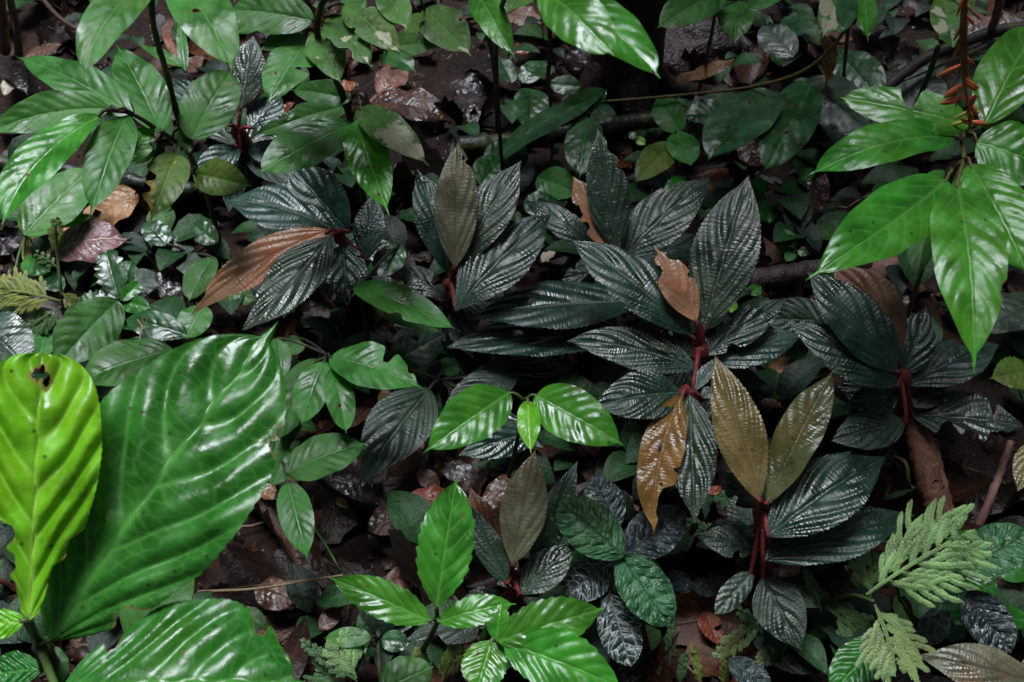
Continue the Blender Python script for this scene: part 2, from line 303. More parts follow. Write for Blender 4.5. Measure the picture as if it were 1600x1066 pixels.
def leaf(par, b, t, wpx, mat, bz, tz=None, k=0.6, sty=None, arch=0.05, bend=0.0, fold=None, face=0.45, roll=None, holes=(), bites=(),
         dmg=(), curl=0.08, asym=0.0, name='leaf', twist=0.0, torn=0, tooth=None, ground=False, label=None, res=1.0, p=None, kk=None, tl=None, rl=1.0):
    """one leaf from its base pixel to its tip pixel, at given heights; wpx is its width in photograph pixels"""
    g = rng(); S_ = dict(STY[sty or MAT2STY.get(mat, 'dead')])
    B = P(*b, bz)
    if tz is None:
        tz = bz + k * (b[1] - t[1]) * pxsize(B) * 0.75
    tz = max(tz, 0.012)
    T = P(*t, tz)
    mid = (B + T) / 2; V = nrm(CO - mid)
    L = np.linalg.norm(T - B); ax = (T - B) / L
    N0 = nrm((1 - face) * Z + face * V)
    N0 = nrm(N0 - ax * N0.dot(ax)); S0 = np.cross(ax, N0)
    ro = g.uniform(-0.22, 0.22) if roll is None else roll
    N1 = N0 * math.cos(ro) + S0 * math.sin(ro); S1 = np.cross(ax, N1)
    pl = lambda v: v - V * v.dot(V)
    f = np.linalg.norm(np.cross(pl(S1), pl(ax))) / (np.linalg.norm(pl(ax)) + 1e-6)
    hw0 = 0.5 * wpx * pxsize(mid) / max(f, 0.5)
    hw0 = min(hw0, (0.42 if MAT2STY.get(mat) else 0.33) * L)
    Lpx = math.hypot(t[0] - b[0], t[1] - b[1])
    nu = int(np.clip(max(Lpx, L / pxsize(mid)) * 0.64 / 1.5 * res, 10, 130)); nv = int(np.clip(wpx * 0.64 / 1.4 * res, 6, 90)) // 2 * 2
    te = tooth if tooth is not None else S_['te']
    if te and te[0] > 0: nu = max(nu, min(130, int(te[0] * 3)))
    u = np.linspace(0, 1, nu + 1); v = np.linspace(-1, 1, nv + 1)
    p = p or S_['p'] + g.uniform(-.03, .03); kk = kk or S_['k'] * g.uniform(.94, 1.06); tl = S_['tail'] if tl is None else tl
    ub = np.clip(u / (1 - tl * 0.8), 1e-4, 1 - 1e-4)
    prof = ((ub / p) ** p * ((1 - ub) / (1 - p)) ** (1 - p)) ** kk
    if tl > 0:
        tail = 0.16 * np.clip((1 - u) / (tl * 2.2 + 1e-6), 0, 1) ** 0.9 * (u > 0.5)
        prof = np.maximum(prof, tail)
    hw = np.stack([prof, prof]) * hw0
    hw[0] *= 1 + asym; hw[1] *= 1 - asym
    jit = np.interp(u, np.linspace(0, 1, 9), g.uniform(-1, 1, 9)); hw *= 1 + 0.035 * jit
    if te and te[0] > 0:
        for s in (0, 1):
            ph = (u * te[0] + g.uniform()) % 1
            saw = np.where(ph < 0.75, ph / 0.75, (1 - ph) / 0.25)
            hw[s] *= 1 - te[1] * (1 - saw) * np.clip((1 - u) * 6, 0, 1)
    bits = list(bites)
    for _ in range(torn): bits.append((g.uniform(.2, .95), g.integers(0, 2), g.uniform(.02, .08), g.uniform(.2, .75)))
    rim = np.zeros((2, nu + 1))
    for (u0, s, du, de) in bits:
        x = (u - u0) / du; bm = np.clip(1.15 * np.exp(-np.abs(x) ** 3), 0, 1)
        jg = 1 + 0.07 * np.interp(u, np.linspace(0, 1, nu // 3 + 2), g.uniform(-1, 1, nu // 3 + 2))
        hw[s] *= np.clip(1 - de * bm * jg, 0.02, 1); rim[s] = np.maximum(rim[s], (bm > 0.05) * (bm < 0.99) * 0.9 + bm * 0.4)
    hw = np.maximum(hw, 0.0004)
    U, Vv = np.meshgrid(u, v, indexing='ij'); av = np.abs(Vv)
    H = np.where(Vv < 0, hw[0][:, None], hw[1][:, None])
    full = prof[:, None] * hw0 + 1e-5
    lv = np.clip(Vv * H / full, -1.05, 1.05)   # place across the unbitten blade
    al = np.abs(lv)
    bow = 4 * U * (1 - U)
    fo = S_['fold'] + g.uniform(-.06, .06) if fold is None else fold
    C = B + (T - B) * U[..., None] + (N1 * arch * L)[None, None] * bow[..., None] + (S1 * bend * L)[None, None] * bow[..., None]
    # tangent and local frame along the curve
    Tg = (T - B) + (N1 * arch * L + S1 * bend * L) * (4 - 8 * u)[:, None]
    Tg /= np.linalg.norm(Tg, axis=1)[:, None]
    tw = twist * (u - 0.3)
    Nn = N1[None] * np.cos(tw)[:, None] + S1[None] * np.sin(tw)[:, None]
    Nn = Nn - Tg * (Nn * Tg).sum(1)[:, None]; Nn /= np.linalg.norm(Nn, axis=1)[:, None]
    Sn = np.cross(Tg, Nn)
    lat = Vv * H
    q = (U - S_['sl'] * al ** 1.35 * (0.55 + 0.45 * np.sqrt(np.clip(1 - U, 0, 1)))) * S_['nv'] * 1.25 + np.where(Vv < 0, 0.0, 0.37) + 0.15 * g.uniform()
    wz = g.uniform(0, 6.28, 6)
    q = q + 0.07 * np.sin(U * 11 + wz[0] + lv * 3) * np.sin(lv * 5 + wz[1]) 
    fr = np.abs(q - np.round(q))
    env = np.clip(prof[:, None], 0, 1) * (1 - 0.65 * al ** 3)
    A = S_['A'] * rl * min(1.0, hw0 / 0.03)
    rel = A * (np.sqrt(np.sin(np.pi * q) ** 2 + 0.05) - 0.6) * env * (0.45 + 0.55 * np.clip(al * 2.5, 0, 1))
    rel = rel * (0.85 + 0.25 * np.sin(U * 7 + wz[2]) * np.sin(lv * 4 + wz[3])) + A * (0.05 if te and te[0] == 30 else 0.11) * np.sin(U * 23 + 3 * lv + wz[4]) * np.sin(lv * 9 - U * 12 + wz[5]) * env
    mr = np.exp(-(lat / max(0.0012, hw0 * 0.045)) ** 2)
    rel -= A * (0.12 if S_['nv'] == 4.4 else 0.6) * mr * env
    vein = np.maximum(np.exp(-(fr / 0.055) ** 2) * np.clip(1.1 - al * 0.8, 0, 1), np.exp(-(lat / np.maximum(0.0007, hw0 * (0.055 * (1 - U) + 0.012))) ** 2))
    ph = g.uniform(0, 6.28, 4); 
    rp = S_['rip'] * hw0 * (np.sin(U * 9 + ph[0] + (Vv > 0) * 2) + 0.6 * np.sin(U * 21 + ph[1] + (Vv > 0) * 1.3)) * al ** 2
    big = 0.02 * L * np.sin(U * 5 + ph[2]) * 0.5
    out = lat * math.cos(fo)
    up = np.abs(lat) * math.sin(fo) - curl * lat ** 2 / hw0 + rel + rp + big
    X = C + Sn[:, None] * out[..., None] + Nn[:, None] * up[..., None]
    if ground:
        X[..., 2] = np.maximum(X[..., 2], gz(X[..., 0], X[..., 1]) + 0.003)
    # damage and holes
    dm = np.where(Vv < 0, rim[0][:, None], rim[1][:, None]) * (av > 0.955)
    asp = hw0 / L
    for (u0, v0, r) in dmg:
        dm = np.maximum(dm, np.clip(1.3 - blob(U - u0, (lv - v0) * asp, g) / r * 0.9, 0, 1))
    hl = list(holes) if not isinstance(holes, int) else [(g.uniform(.2, .9), g.uniform(-.75, .75), g.uniform(.006, .022)) for _ in range(holes)]
    dead = np.zeros_like(U, bool)
    for (u0, v0, r) in hl:
        d = blob(U - u0, (lv - v0) * asp, g) / r
        dead |= d < 1; dm = np.maximum(dm, np.clip(1.9 - d * 0.9, 0, 0.95))
    idx = np.arange((nu + 1) * (nv + 1)).reshape(nu + 1, nv + 1)
    F = np.stack([idx[:-1, :-1], idx[:-1, 1:], idx[1:, 1:], idx[1:, :-1]], -1).reshape(-1, 4)
    dd = dead.ravel()
    F = F[dd[F].sum(1) < 2]
    luv = np.stack([U * L * 100, lat * 100, np.zeros_like(U)], -1)
    nm = name
    me = mesh(nm, (X - B).reshape(-1, 3), F, M[mat], {'luv': ('FLOAT_VECTOR', luv.reshape(-1, 3)), 'vuv': ('FLOAT_VECTOR', np.stack([U * L * 100, q + 9.0 * (Vv > 0), np.zeros_like(U)], -1).reshape(-1, 3)), 'vein': ('FLOAT', vein.ravel()), 'dmg': ('FLOAT', dm.ravel())})
    o = link(nm, me, par, B)
    if label: o['label'] = label
    return o

def plant(name, label, crown, cz, leaves, stem='redstem', sr=0.006, stalk=True, stemmat=None, path=None, cat='plant', group=None, stalkr=0.0022, root=None, stalkmat=None, stemname='stem'):
    """crown pixel + height, leaves as dicts for leaf(); a stem goes from the ground to the crown, stalks from it to each leaf"""
    c = P(*crown, cz)
    if path: pp = [P(x, y, z) for x, y, z in path]; rt = pp[0]
    else:
        rt = np.array([c[0], c[1] - 0.01, 0.0]) if root is None else G(*root)
        rt[2] = float(gz(rt[0], rt[1])); pp = [rt - Z * 0.01, (rt + c) / 2 + np.array([0.004, 0.003, 0]), c]
    e = empty(name, rt, label, cat, group)
    if stem == 'redstem': sr *= 1.3; stalkr *= 1.3
    tube(stemname, pp, sr, sr * 0.7, M[stem], e, seg=10 if stem == 'redstem' else 8, lump=.28 if stem == 'redstem' else .14)
    if stem == 'redstem' and len(leaves) > 3:      # older, dimmer leaves low on the stem
        g = rng(); a0 = g.uniform(0, 6.28)
        leaves = list(leaves)
        for i in range(5):
            an = a0 + i * 1.257 + g.uniform(-.35, .35); r_ = g.uniform(75, 130)
            leaves.append(D(crown[0] + 14 * math.cos(an), crown[1] + 30 + 10 * math.sin(an), crown[0] + r_ * math.cos(an), crown[1] + 35 + r_ * .75 * math.sin(an), g.uniform(36, 56), ['dull', 'dark', 'dull', 'greydark'][i % 4],
                            z=max(.03, cz * g.uniform(.35, .6)), k=.12, torn=int(g.integers(0, 3)), holes=int(g.integers(0, 3)), from_=(crown[0], crown[1] + 28, cz * .6)))
    for d in leaves:
        d = dict(d); b, t, wp, m = d.pop('a'); bz = d.pop('z', cz + 0.01)
        st = d.pop('st', True); sp = d.pop('from_', None)
        leaf(e, b, t, wp, m, bz, **d)
        if stalk and st:
            Bp = P(*b, bz); s = P(*sp) if sp else c
            if np.linalg.norm(Bp - s) > 0.006:
                dirn = nrm(P(*t, max(bz, .02)) - Bp) * 0.005 - Z * 0.003
                tube('stalk', [s, (s + Bp) / 2 + Z * 0.004, Bp, Bp + dirn], stalkr, stalkr * 0.7, M[stalkmat or stem], e, n=7, seg=6)
    return e
def D(bx, by, tx, ty, w, m, **k):
    k['a'] = ((bx, by), (tx, ty), w, m); return k
# ---------------------------------------------------------------- ground: one sheet, fine near the camera and reaching out far
def soil_mat():
    m, nt, n, L, b = newmat('wet_forest_soil')
    tc = n.new('ShaderNodeTexCoord'); v = tc.outputs['Object']
    f1 = noise(nt, v, 6, 5, 0.65); f2 = noise(nt, v, 45, 5, 0.7); f3 = noise(nt, v, 160, 4, 0.7)
    base = mixc(nt, ramp(nt, f1, 0.35, 0.68), (0.012, 0.006, 0.0045), (0.052, 0.024, 0.015))
    base = mixc(nt, ramp(nt, f2, 0.42, 0.62), base, (0.009, 0.005, 0.004))
    base = mixc(nt, ramp(nt, f3, 0.60, 0.74, 0, 0.7), base, (0.13, 0.07, 0.045))
    L.new(base, b.inputs['Base Color']); L.new(ramp(nt, f2, 0.3, 0.7, 0.35, 0.8), b.inputs['Roughness'])
    b.inputs['Specular IOR Level'].default_value = 0.25
    h = mth(nt, 'ADD', f2, mth(nt, 'MULTIPLY', f3, 0.5))
    bp = n.new('ShaderNodeBump'); bp.inputs['Strength'].default_value = 1.0; bp.inputs['Distance'].default_value = 0.012
    L.new(h, bp.inputs['Height']); L.new(bp.outputs[0], b.inputs['Normal'])
    return m
M['soil'] = soil_mat()
def build_ground():
    def axis(a, b, n, far):
        core = np.linspace(a, b, n); o = np.geomspace(0.02, far, 26)
        return np.concatenate([a - o[::-1], core, b + o])
    xs = axis(-1.6, 1.6, 230, 120); ys = axis(0.3, 3.2, 210, 120)
    X, Y = np.meshgrid(xs, ys, indexing='ij'); g = np.random.default_rng(5)
    H = gz(X, Y) + (g.normal(size=X.shape) * 0.0016)
    V = np.stack([X, Y, H], -1).reshape(-1, 3)
    idx = np.arange(X.size).reshape(X.shape)
    F = np.stack([idx[:-1, :-1], idx[1:, :-1], idx[1:, 1:], idx[:-1, 1:]], -1).reshape(-1, 4)
    tag(link('ground', mesh('ground', V, F, M['soil'])), kind='structure')
build_ground()

# ---------------------------------------------------------------- the litter nobody could count: small dead leaves, crumbs, rootlets
def litter_mat(name, rough, spec=0.3):
    m, nt, n, L, b = newmat(name)
    tc = n.new('ShaderNodeTexCoord'); v = tc.outputs['Object']
    b.inputs['Specular IOR Level'].default_value = spec
    c = attr(nt, 'tint', 'Color'); f = noise(nt, v, 60, 5, 0.7)
    base = mixc(nt, ramp(nt, f, 0.35, 0.7, 0, 0.6), c, (0.012, 0.009, 0.006))
    L.new(base, b.inputs['Base Color']); L.new(ramp(nt, f, 0.3, 0.7, rough * 0.6, rough * 1.4), b.inputs['Roughness'])
    bp = n.new('ShaderNodeBump'); bp.inputs['Strength'].default_value = 0.7; bp.inputs['Distance'].default_value = 0.003
    L.new(noise(nt, v, 140, 4, 0.7), bp.inputs['Height']); L.new(bp.outputs[0], b.inputs['Normal'])
    return m
M['litter'] = litter_mat('wet_leaf_litter', 0.38, 0.35)
PAL = np.array([(0.030, 0.018, 0.014), (0.020, 0.013, 0.014), (0.060, 0.030, 0.020), (0.085, 0.042, 0.026), (0.045, 0.026, 0.024), (0.13, 0.060, 0.030), (0.16, 0.090, 0.055), (0.035, 0.024, 0.03), (0.18, 0.055, 0.02)])
PAL = PAL * np.array([0.60, 0.44, 0.36])
PW = np.array([5, 5, 4, 3, 4, 1.2, 0.9, 2, 0.35]); PW = PW / PW.sum()
def build_litter(N=2000):
    g = np.random.default_rng(11)
    y = 0.35 + 3.3 * g.random(N) ** 1.15; x = (g.random(N) * 2 - 1) * (0.62 + 0.62 * y)
    L = g.uniform(0.05, 0.15, N) * g.choice([0.5, 1, 1.3], N, p=[.35, .45, .2]); W = L * g.uniform(0.26, 0.46, N)
    yaw = g.uniform(0, 6.28, N); tilt = g.normal(0, 0.22, N); rollr = g.normal(0, 0.25, N); cu = g.normal(0.0, 0.35, N); cu2 = g.normal(0.15, 0.6, N)
    nu, nv = 16, 8
    u = np.linspace(0, 1, nu + 1); v = np.linspace(-1, 1, nv + 1); U, Vv = np.meshgrid(u, v, indexing='ij')
    pr = (4 * U * (1 - U)) ** 0.72 + 0.01
    lx = (U - 0.5)[None] * L[:, None, None]
    jag = 1 + 0.16 * g.normal(size=(N, nu + 1, nv + 1)) * (np.abs(Vv) > 0.9)
    ly = (Vv * pr)[None] * W[:, None, None] * 0.5 * jag
    lz = cu[:, None, None] * (lx ** 2) / L[:, None, None] * 2 + cu2[:, None, None] * (ly ** 2) / W[:, None, None] * 3 + 0.035 * W[:, None, None] * np.cos((U - .25 * np.abs(Vv)) * 44)[None] + 0.10 * W[:, None, None] * np.sin(U[None] * g.uniform(4, 9, (N, 1, 1)) + Vv[None] * g.uniform(-3, 3, (N, 1, 1)) + g.uniform(0, 6, (N, 1, 1)))
    lz = lz + 0.008 * W[:, None, None] * g.normal(size=lz.shape)
    a, b_, c = np.cos(tilt), np.sin(tilt), None
    x1 = lx * a[:, None, None] - lz * b_[:, None, None]; z1 = lx * b_[:, None, None] + lz * a[:, None, None]
    ca, sa = np.cos(rollr)[:, None, None], np.sin(rollr)[:, None, None]
    y1 = ly * ca - z1 * sa; z2 = ly * sa + z1 * ca
    cy, sy = np.cos(yaw)[:, None, None], np.sin(yaw)[:, None, None]
    X = x1 * cy - y1 * sy + x[:, None, None]; Y = x1 * sy + y1 * cy + y[:, None, None]
    base = gz(x, y) + g.uniform(0.002, 0.018, N)
    Zz = np.maximum(z2 + base[:, None, None], gz(X, Y) + 0.001 + 0.004 * g.random((N, 1, 1)))
    V = np.stack([X, Y, Zz], -1).reshape(-1, 3)
    idx = np.arange((nu + 1) * (nv + 1)).reshape(nu + 1, nv + 1)
    F0 = np.stack([idx[:-1, :-1], idx[:-1, 1:], idx[1:, 1:], idx[1:, :-1]], -1).reshape(-1, 4)
    F = (F0[None] + (np.arange(N) * idx.size)[:, None, None]).reshape(-1, 4)
    t = PAL[g.choice(len(PAL), N, p=PW)] * g.uniform(0.6, 1.4, (N, 1))
    vp = 1 + 0.9 * np.exp(-(Vv / .13) ** 2) + 0.35 * np.cos((U - .25 * np.abs(Vv)) * 44)      # midrib and side veins
    tint = np.concatenate([t[:, None, None, :] * vp[None, :, :, None], np.ones((N,) + U.shape + (1,))], -1).reshape(-1, 4)
    o = link('leaf_litter', mesh('leaf_litter', V, F, M['litter'], {'tint': ('FLOAT_COLOR', tint)}))
    tag(o, 'dark wet fallen leaves matted over the soil', 'leaf litter', kind='stuff')
def build_crumbs(N=9000):
    g = np.random.default_rng(12)
    y = 0.35 + 3.0 * g.random(N) ** 1.2; x = (g.random(N) * 2 - 1) * (0.62 + 0.6 * y); s = g.uniform(0.0015, 0.007, N) * g.choice([.7, 1, 1.8], N, p=[.5, .4, .1])
    base = np.array([(1, 0, -.3), (-.5, .87, -.3), (-.5, -.87, -.3), (.2, .1, .9)])
    ax = base[None] * s[:, None, None] * g.uniform(.5, 1.5, (N, 4, 3)); th = g.uniform(0, 6.28, N)
    X = ax[..., 0] * np.cos(th)[:, None] - ax[..., 1] * np.sin(th)[:, None] + x[:, None]; Y = ax[..., 0] * np.sin(th)[:, None] + ax[..., 1] * np.cos(th)[:, None] + y[:, None]
    V = np.stack([X, Y, ax[..., 2] + gz(x, y)[:, None] + g.uniform(0, .012, (N, 1))], -1).reshape(-1, 3)
    F = (np.array([(0, 1, 3), (1, 2, 3), (2, 0, 3)])[None] + (np.arange(N) * 4)[:, None, None]).reshape(-1, 3)
    t = PAL[g.choice(len(PAL), N, p=PW)] * g.uniform(0.7, 2.2, (N, 1)); tint = np.repeat(np.concatenate([t, np.ones((N, 1))], 1), 4, axis=0)
    o = link('soil_crumbs', mesh('soil_crumbs', V, F, M['litter'], {'tint': ('FLOAT_COLOR', tint)}, smooth=False))
    tag(o, 'small brown crumbs of earth and rotten leaf on the soil', 'soil crumbs', kind='stuff')
def build_rootlets(N=420):
    g = np.random.default_rng(13); Vs = []; Fs = []; Ts = []; k = 0
    for i in range(N):
        y0 = 0.4 + 2.4 * g.random() ** 1.2; x0 = (g.random() * 2 - 1) * (0.6 + 0.6 * y0); th = g.uniform(0, 6.28); ln = g.uniform(.02, .12); n = 6
        d = np.cumsum(np.stack([np.cos(th + np.cumsum(g.normal(0, .25, n))), np.sin(th + np.cumsum(g.normal(0, .25, n)))], -1) * ln / n, axis=0)
        c = np.stack([x0 + d[:, 0], y0 + d[:, 1], gz(x0 + d[:, 0], y0 + d[:, 1]) + 0.006 + g.uniform(0, .012) + 0.004 * g.normal(size=n)], -1)
        r = g.uniform(.0004, .0011)
        t = np.gradient(c, axis=0); s = np.stack([-t[:, 1], t[:, 0], np.zeros(n)], -1); s /= np.linalg.norm(s, axis=1)[:, None] + 1e-9
        ring = np.stack([c + s * r, c + Z * r * 1.3, c - s * r], 1); Vs.append(ring.reshape(-1, 3))
        for a in range(n - 1):
            for j in (0, 1): Fs.append((k + a * 3 + j, k + a * 3 + j + 1, k + a * 3 + j + 4, k + a * 3 + j + 3))
        k += n * 3; cc = np.array([(.26, .18, .12), (.12, .07, .045), (.05, .03, .02)])[g.choice(3, p=[.35, .35, .3])]
        Ts.append(np.tile(np.append(cc, 1), (n * 3, 1)))
    o = link('fine_rootlets', mesh('fine_rootlets', np.vstack(Vs), Fs, M['litter'], {'tint': ('FLOAT_COLOR', np.vstack(Ts))}))
    tag(o, 'fine pale rootlets and straws strewn over the soil', 'rootlets', kind='stuff')
def build_undergrowth(N=900):
    # low dark-green leaves between the plants, a carpet one could not count
    g = np.random.default_rng(21); Vs = []; Fs = []; Ts = []; k = 0; nu, nv = 10, 6
    u = np.linspace(0, 1, nu + 1); v = np.linspace(-1, 1, nv + 1); U, Vv = np.meshgrid(u, v, indexing='ij')
    idx = np.arange(U.size).reshape(U.shape); F0 = np.stack([idx[:-1, :-1], idx[:-1, 1:], idx[1:, 1:], idx[1:, :-1]], -1).reshape(-1, 4)
    bare = [(300, 740, 660, 980), (1030, 850, 1190, 1066), (1430, 660, 1600, 830), (570, 90, 780, 215), (700, 720, 760, 1000), (0, 60, 130, 130)]
    while len(Vs) < N:
        px, py = g.uniform(-60, 1660), 1090 * g.random() ** 1.25 - 30
        if any(a <= px <= c_ and b <= py <= d for a, b, c_, d in bare): continue
        B = G(px, py); L = g.uniform(.025, .075); W = L * g.uniform(.22, .36); th = g.uniform(0, 6.28); up = g.uniform(.1, .7)
        ax = np.array([math.cos(th) * math.cos(up), math.sin(th) * math.cos(up), math.sin(up)]); S = nrm(np.cross(ax, Z)); Nn = np.cross(S, ax)
        h = g.uniform(.008, .05); pr = (4 * U * (1 - U)) ** 1.0 + .005
        X = B + Z * h + ax * (U * L)[..., None] + S * (Vv * pr * W)[..., None] + Nn * (L * .22 * 4 * U * (1 - U) * .5 - L * .25 * U ** 2 + np.abs(Vv) * pr * W * .25 + .05 * W * np.cos(U * 28 - np.abs(Vv) * 8))[..., None]
        Vs.append(X.reshape(-1, 3)); Fs.append(F0 + k); k += U.size
        c_ = np.array([(.010, .045, .012), (.016, .060, .016), (.012, .030, .018), (.030, .085, .02), (.010, .022, .014)])[g.choice(5, p=[.3, .25, .2, .1, .15])] * g.uniform(.7, 1.3)
        vn = np.exp(-(Vv / .12) ** 2)[..., None] * .4
        Ts.append(np.concatenate([c_ * (1 + vn), np.ones(U.shape + (1,))], -1).reshape(-1, 4))
    o = link('ground_cover', mesh('ground_cover', np.vstack(Vs), np.vstack(Fs), M['cover'], {'tint': ('FLOAT_COLOR', np.vstack(Ts))}))
    tag(o, 'low dark green ground cover leaves between the plants', 'ground cover', kind='stuff')
M['cover'] = litter_mat('low_green_leaf', 0.4, 0.22)
build_litter(); build_crumbs(); build_rootlets(); build_undergrowth()

# ---------------------------------------------------------------- trunk, canes, branches and sticks
def trunk():
    b = G(968, 185); e = empty('tree', b, 'dark wet tree trunk rising out of the top of the picture', 'tree')
    top = b + np.array([0.03, 0.05, 2.6])
    tube('trunk', [b - Z * .03, b + np.array([0.002, .004, .08]), b + np.array([.012, .02, .9]), top], .060, .045, M['barkdark'], e, n=44, seg=20, lump=0.05)
    for i, a in enumerate((0.4, 2.0, 3.5, 5.0)):
        d = np.array([math.cos(a), math.sin(a), 0])
        q = b + d * .22; q[2] = gz(q[0], q[1]) - .01
        tube('root', [b + Z * .10 + d * .02, b + d * .09 + Z * .03, q], .030, .008, M['barkdark'], e, n=14, seg=10, lump=.08)
    # unseen limbs and leafy crown, added overhead to shade the far ground
    g = np.random.default_rng(77); Vs = []; Fs = []; k = 0
    tips = []
    for i in range(9):
        a = i * 2.4 + .3; st = b + np.array([.02, .035, 1.5 + .13 * i]); r = g.uniform(.45, .95)
        en = st + np.array([math.cos(a) * r, math.sin(a) * r, g.uniform(.15, .5)])
        tube('limb', [st, (st + en) / 2 + Z * .08, en], .018, .006, M['barkdark'], e, n=12, seg=7); tips += [st * (1 - f) + en * f for f in (.35, .6, .8, 1.0)]
    nu, nv = 6, 4; u = np.linspace(0, 1, nu + 1); v = np.linspace(-1, 1, nv + 1); U, Vv = np.meshgrid(u, v, indexing='ij')
    idx = np.arange(U.size).reshape(U.shape); F0 = np.stack([idx[:-1, :-1], idx[:-1, 1:], idx[1:, 1:], idx[1:, :-1]], -1).reshape(-1, 4)
    for t in tips:
        for q in range(7):
            B = t + g.normal(0, .10, 3); th = g.uniform(0, 6.28); up = g.uniform(-.7, .3); L = g.uniform(.12, .24); W = L * .2
            ax = np.array([math.cos(th) * math.cos(up), math.sin(th) * math.cos(up), math.sin(up)]); S = nrm(np.cross(ax, Z)); Nn = np.cross(S, ax)
            pr = (4 * U * (1 - U)) ** .8 + .01
            X = B + ax * (U * L)[..., None] + S * (Vv * pr * W)[..., None] + Nn * (np.abs(Vv) * pr * W * .2 - L * .3 * U ** 2)[..., None]
            Vs.append(X.reshape(-1, 3)); Fs.append(F0 + k); k += U.size
    Vv_ = np.vstack(Vs) - b
    luv = np.zeros_like(Vv_)
    link('crown', mesh('crown', Vv_, np.vstack(Fs), M['mid'], {'luv': ('FLOAT_VECTOR', Vv_ * 100)}), e, b)
trunk()
def forest_shade():
    # unseen ring of big leaves, added round the spot to block low light
    g = np.random.default_rng(91); N = 9500; a = g.uniform(0, 2 * np.pi, N); r = g.uniform(4.2, 6.5, N); z = 11.0 * g.random(N) ** .9
    c0 = np.stack([r * np.cos(a), 1.4 + r * np.sin(a), z], -1); L = g.uniform(.4, .9, N); W = L * .3
    th = g.uniform(0, 2 * np.pi, N); up = g.uniform(-1.1, .4, N)
    ax = np.stack([np.cos(th) * np.cos(up), np.sin(th) * np.cos(up), np.sin(up)], -1); S = np.cross(ax, Z); S /= np.linalg.norm(S, axis=1)[:, None] + 1e-6; Nn = np.cross(S, ax)
    P_ = [c0, c0 + ax * (L * .45)[:, None] + S * W[:, None] * .5 + Nn * (L * .06)[:, None], c0 + ax * (L * .5)[:, None], c0 + ax * (L * .45)[:, None] - S * W[:, None] * .5 + Nn * (L * .06)[:, None], c0 + ax * L[:, None] - Nn * (L * .2)[:, None]]
    V = np.stack(P_, 1); V[..., 2] = np.maximum(V[..., 2], .02); k = (np.arange(N) * 5)[:, None]
    F = np.concatenate([k + np.array([[0, 1, 2, 3]]), k + np.array([[4, 3, 2, 1]])]).reshape(-1, 4)
    o = link('forest_shade', mesh('forest_shade', V.reshape(-1, 3), F, M['cover'], {'tint': ('FLOAT_COLOR', np.tile((.02, .06, .015, 1), (N * 5, 1)))}))
    tag(o, 'unseen ring of dark leaves added as forest', 'forest_shade', kind='stuff')
forest_shade()
def stick(name, label, pts, r0, r1, mat, cat='stick', n=None, seg=9, lump=.12, nodes=0, group=None):
    o = tube(name, [P(*p) for p in pts], r0, r1, M[mat], None, n=n, seg=seg, lump=lump, nodes=nodes)
    return tag(o, label, cat, group)
stick('cane', 'dark green cane lying across the upper middle, behind the dark plants', [(715, 228, .06), (800, 222, .06), (900, 205, .06), (1010, 188, .06), (1130, 176, .06), (1300, 158, .05)], .0135, .011, 'greenpole', 'cane', n=60, seg=14, lump=.05, nodes=5)
stick('cane', 'dark cane at the left edge behind the pinnate leaves', [(-60, 252, .05), (60, 262, .05), (150, 275, .05), (255, 292, .05), (330, 300, .03)], .011, .009, 'greenpole', 'cane', n=50, seg=14, lump=.05, nodes=4)
stick('branch', 'grey purple fallen branch behind the right dark plant', [(1150, 442, .035), (1230, 430, .04), (1330, 412, .04), (1450, 392, .04), (1540, 360, .03)], .015, .011, 'purplewood', 'branch', n=60, seg=14, lump=.09)
stick('stem', 'thin pale stem slanting past the trunk at upper right', [(940, 159, .10), (1050, 150, .13), (1160, 138, .16), (1240, 118, .2), (1290, 85, .24), (1330, 30, .3), (1350, -30, .34)], .0018, .0026, 'orangestem', 'stem', n=50, nodes=9)
stick('stick', 'thick rotten brown stick beneath the lower right dark plant', [(1430, 650, .085), (1442, 710, .068), (1456, 770, .052), (1474, 822, .03)], .014, .013, 'wood', n=46, seg=16, lump=.12)
stick('stick', 'split rotten sliver leaning on the thick brown stick', [(1452, 690, .06), (1470, 760, .05), (1486, 815, .03)], .008, .007, 'wood', n=26, lump=.2)
stick('stick', 'pinkish brown stick at right, lower end by the feathery fronds', [(1580, 690, .06), (1562, 740, .04), (1545, 785, .03), (1528, 822, .012)], .0040, .0050, 'pinkwood', n=26)
stick('stick', 'thin rusty twig at the right edge below the pinkish stick', [(1612, 775, .03), (1585, 800, .025), (1560, 822, .012)], .0045, .0035, 'wood', n=16)
stick('twig', 'long straight pale twig left of the serrated green plant', [(310, 925, .02), (400, 920, .045), (470, 909, .06), (535, 899, .075)], .0016, .0011, 'twig', 'twig', n=20)
stick('twig', 'dark forked twig at the top left edge', [(60, -10, .03), (90, 25, .05), (120, 45, .06), (160, 62, .04)], .004, .003, 'twigdark', 'twig', n=24)
stick('straw', 'upright straw coloured stalk at the top left corner', [(8, 80, .02), (4, 30, .10), (-4, -20, .2)], .009, .008, 'twig', 'stalk', n=20)
stick('straw', 'second straw coloured stalk at the top left corner', [(30, 85, .02), (24, 40, .09), (12, -20, .2)], .007, .005, 'twig', 'stalk', n=20)
stick('branch', 'dark branch behind the red flower spike at upper right', [(1380, 140, .12), (1440, 95, .14), (1500, 68, .16), (1560, 48, .17), (1620, 42, .18)], .008, .009, 'darkstem', 'branch', n=40, lump=.1)
stick('twig', 'short reddish stub beside the branch at the top right corner', [(1540, 70, .12), (1555, 30, .2), (1566, -15, .26)], .006, .006, 'pinkwood', 'twig', n=20)
stick('stick', 'short pinkish stick below the serrated green plant', [(598, 992, .025), (612, 968, .05), (622, 948, .07)], .007, .006, 'pinkwood', n=14)
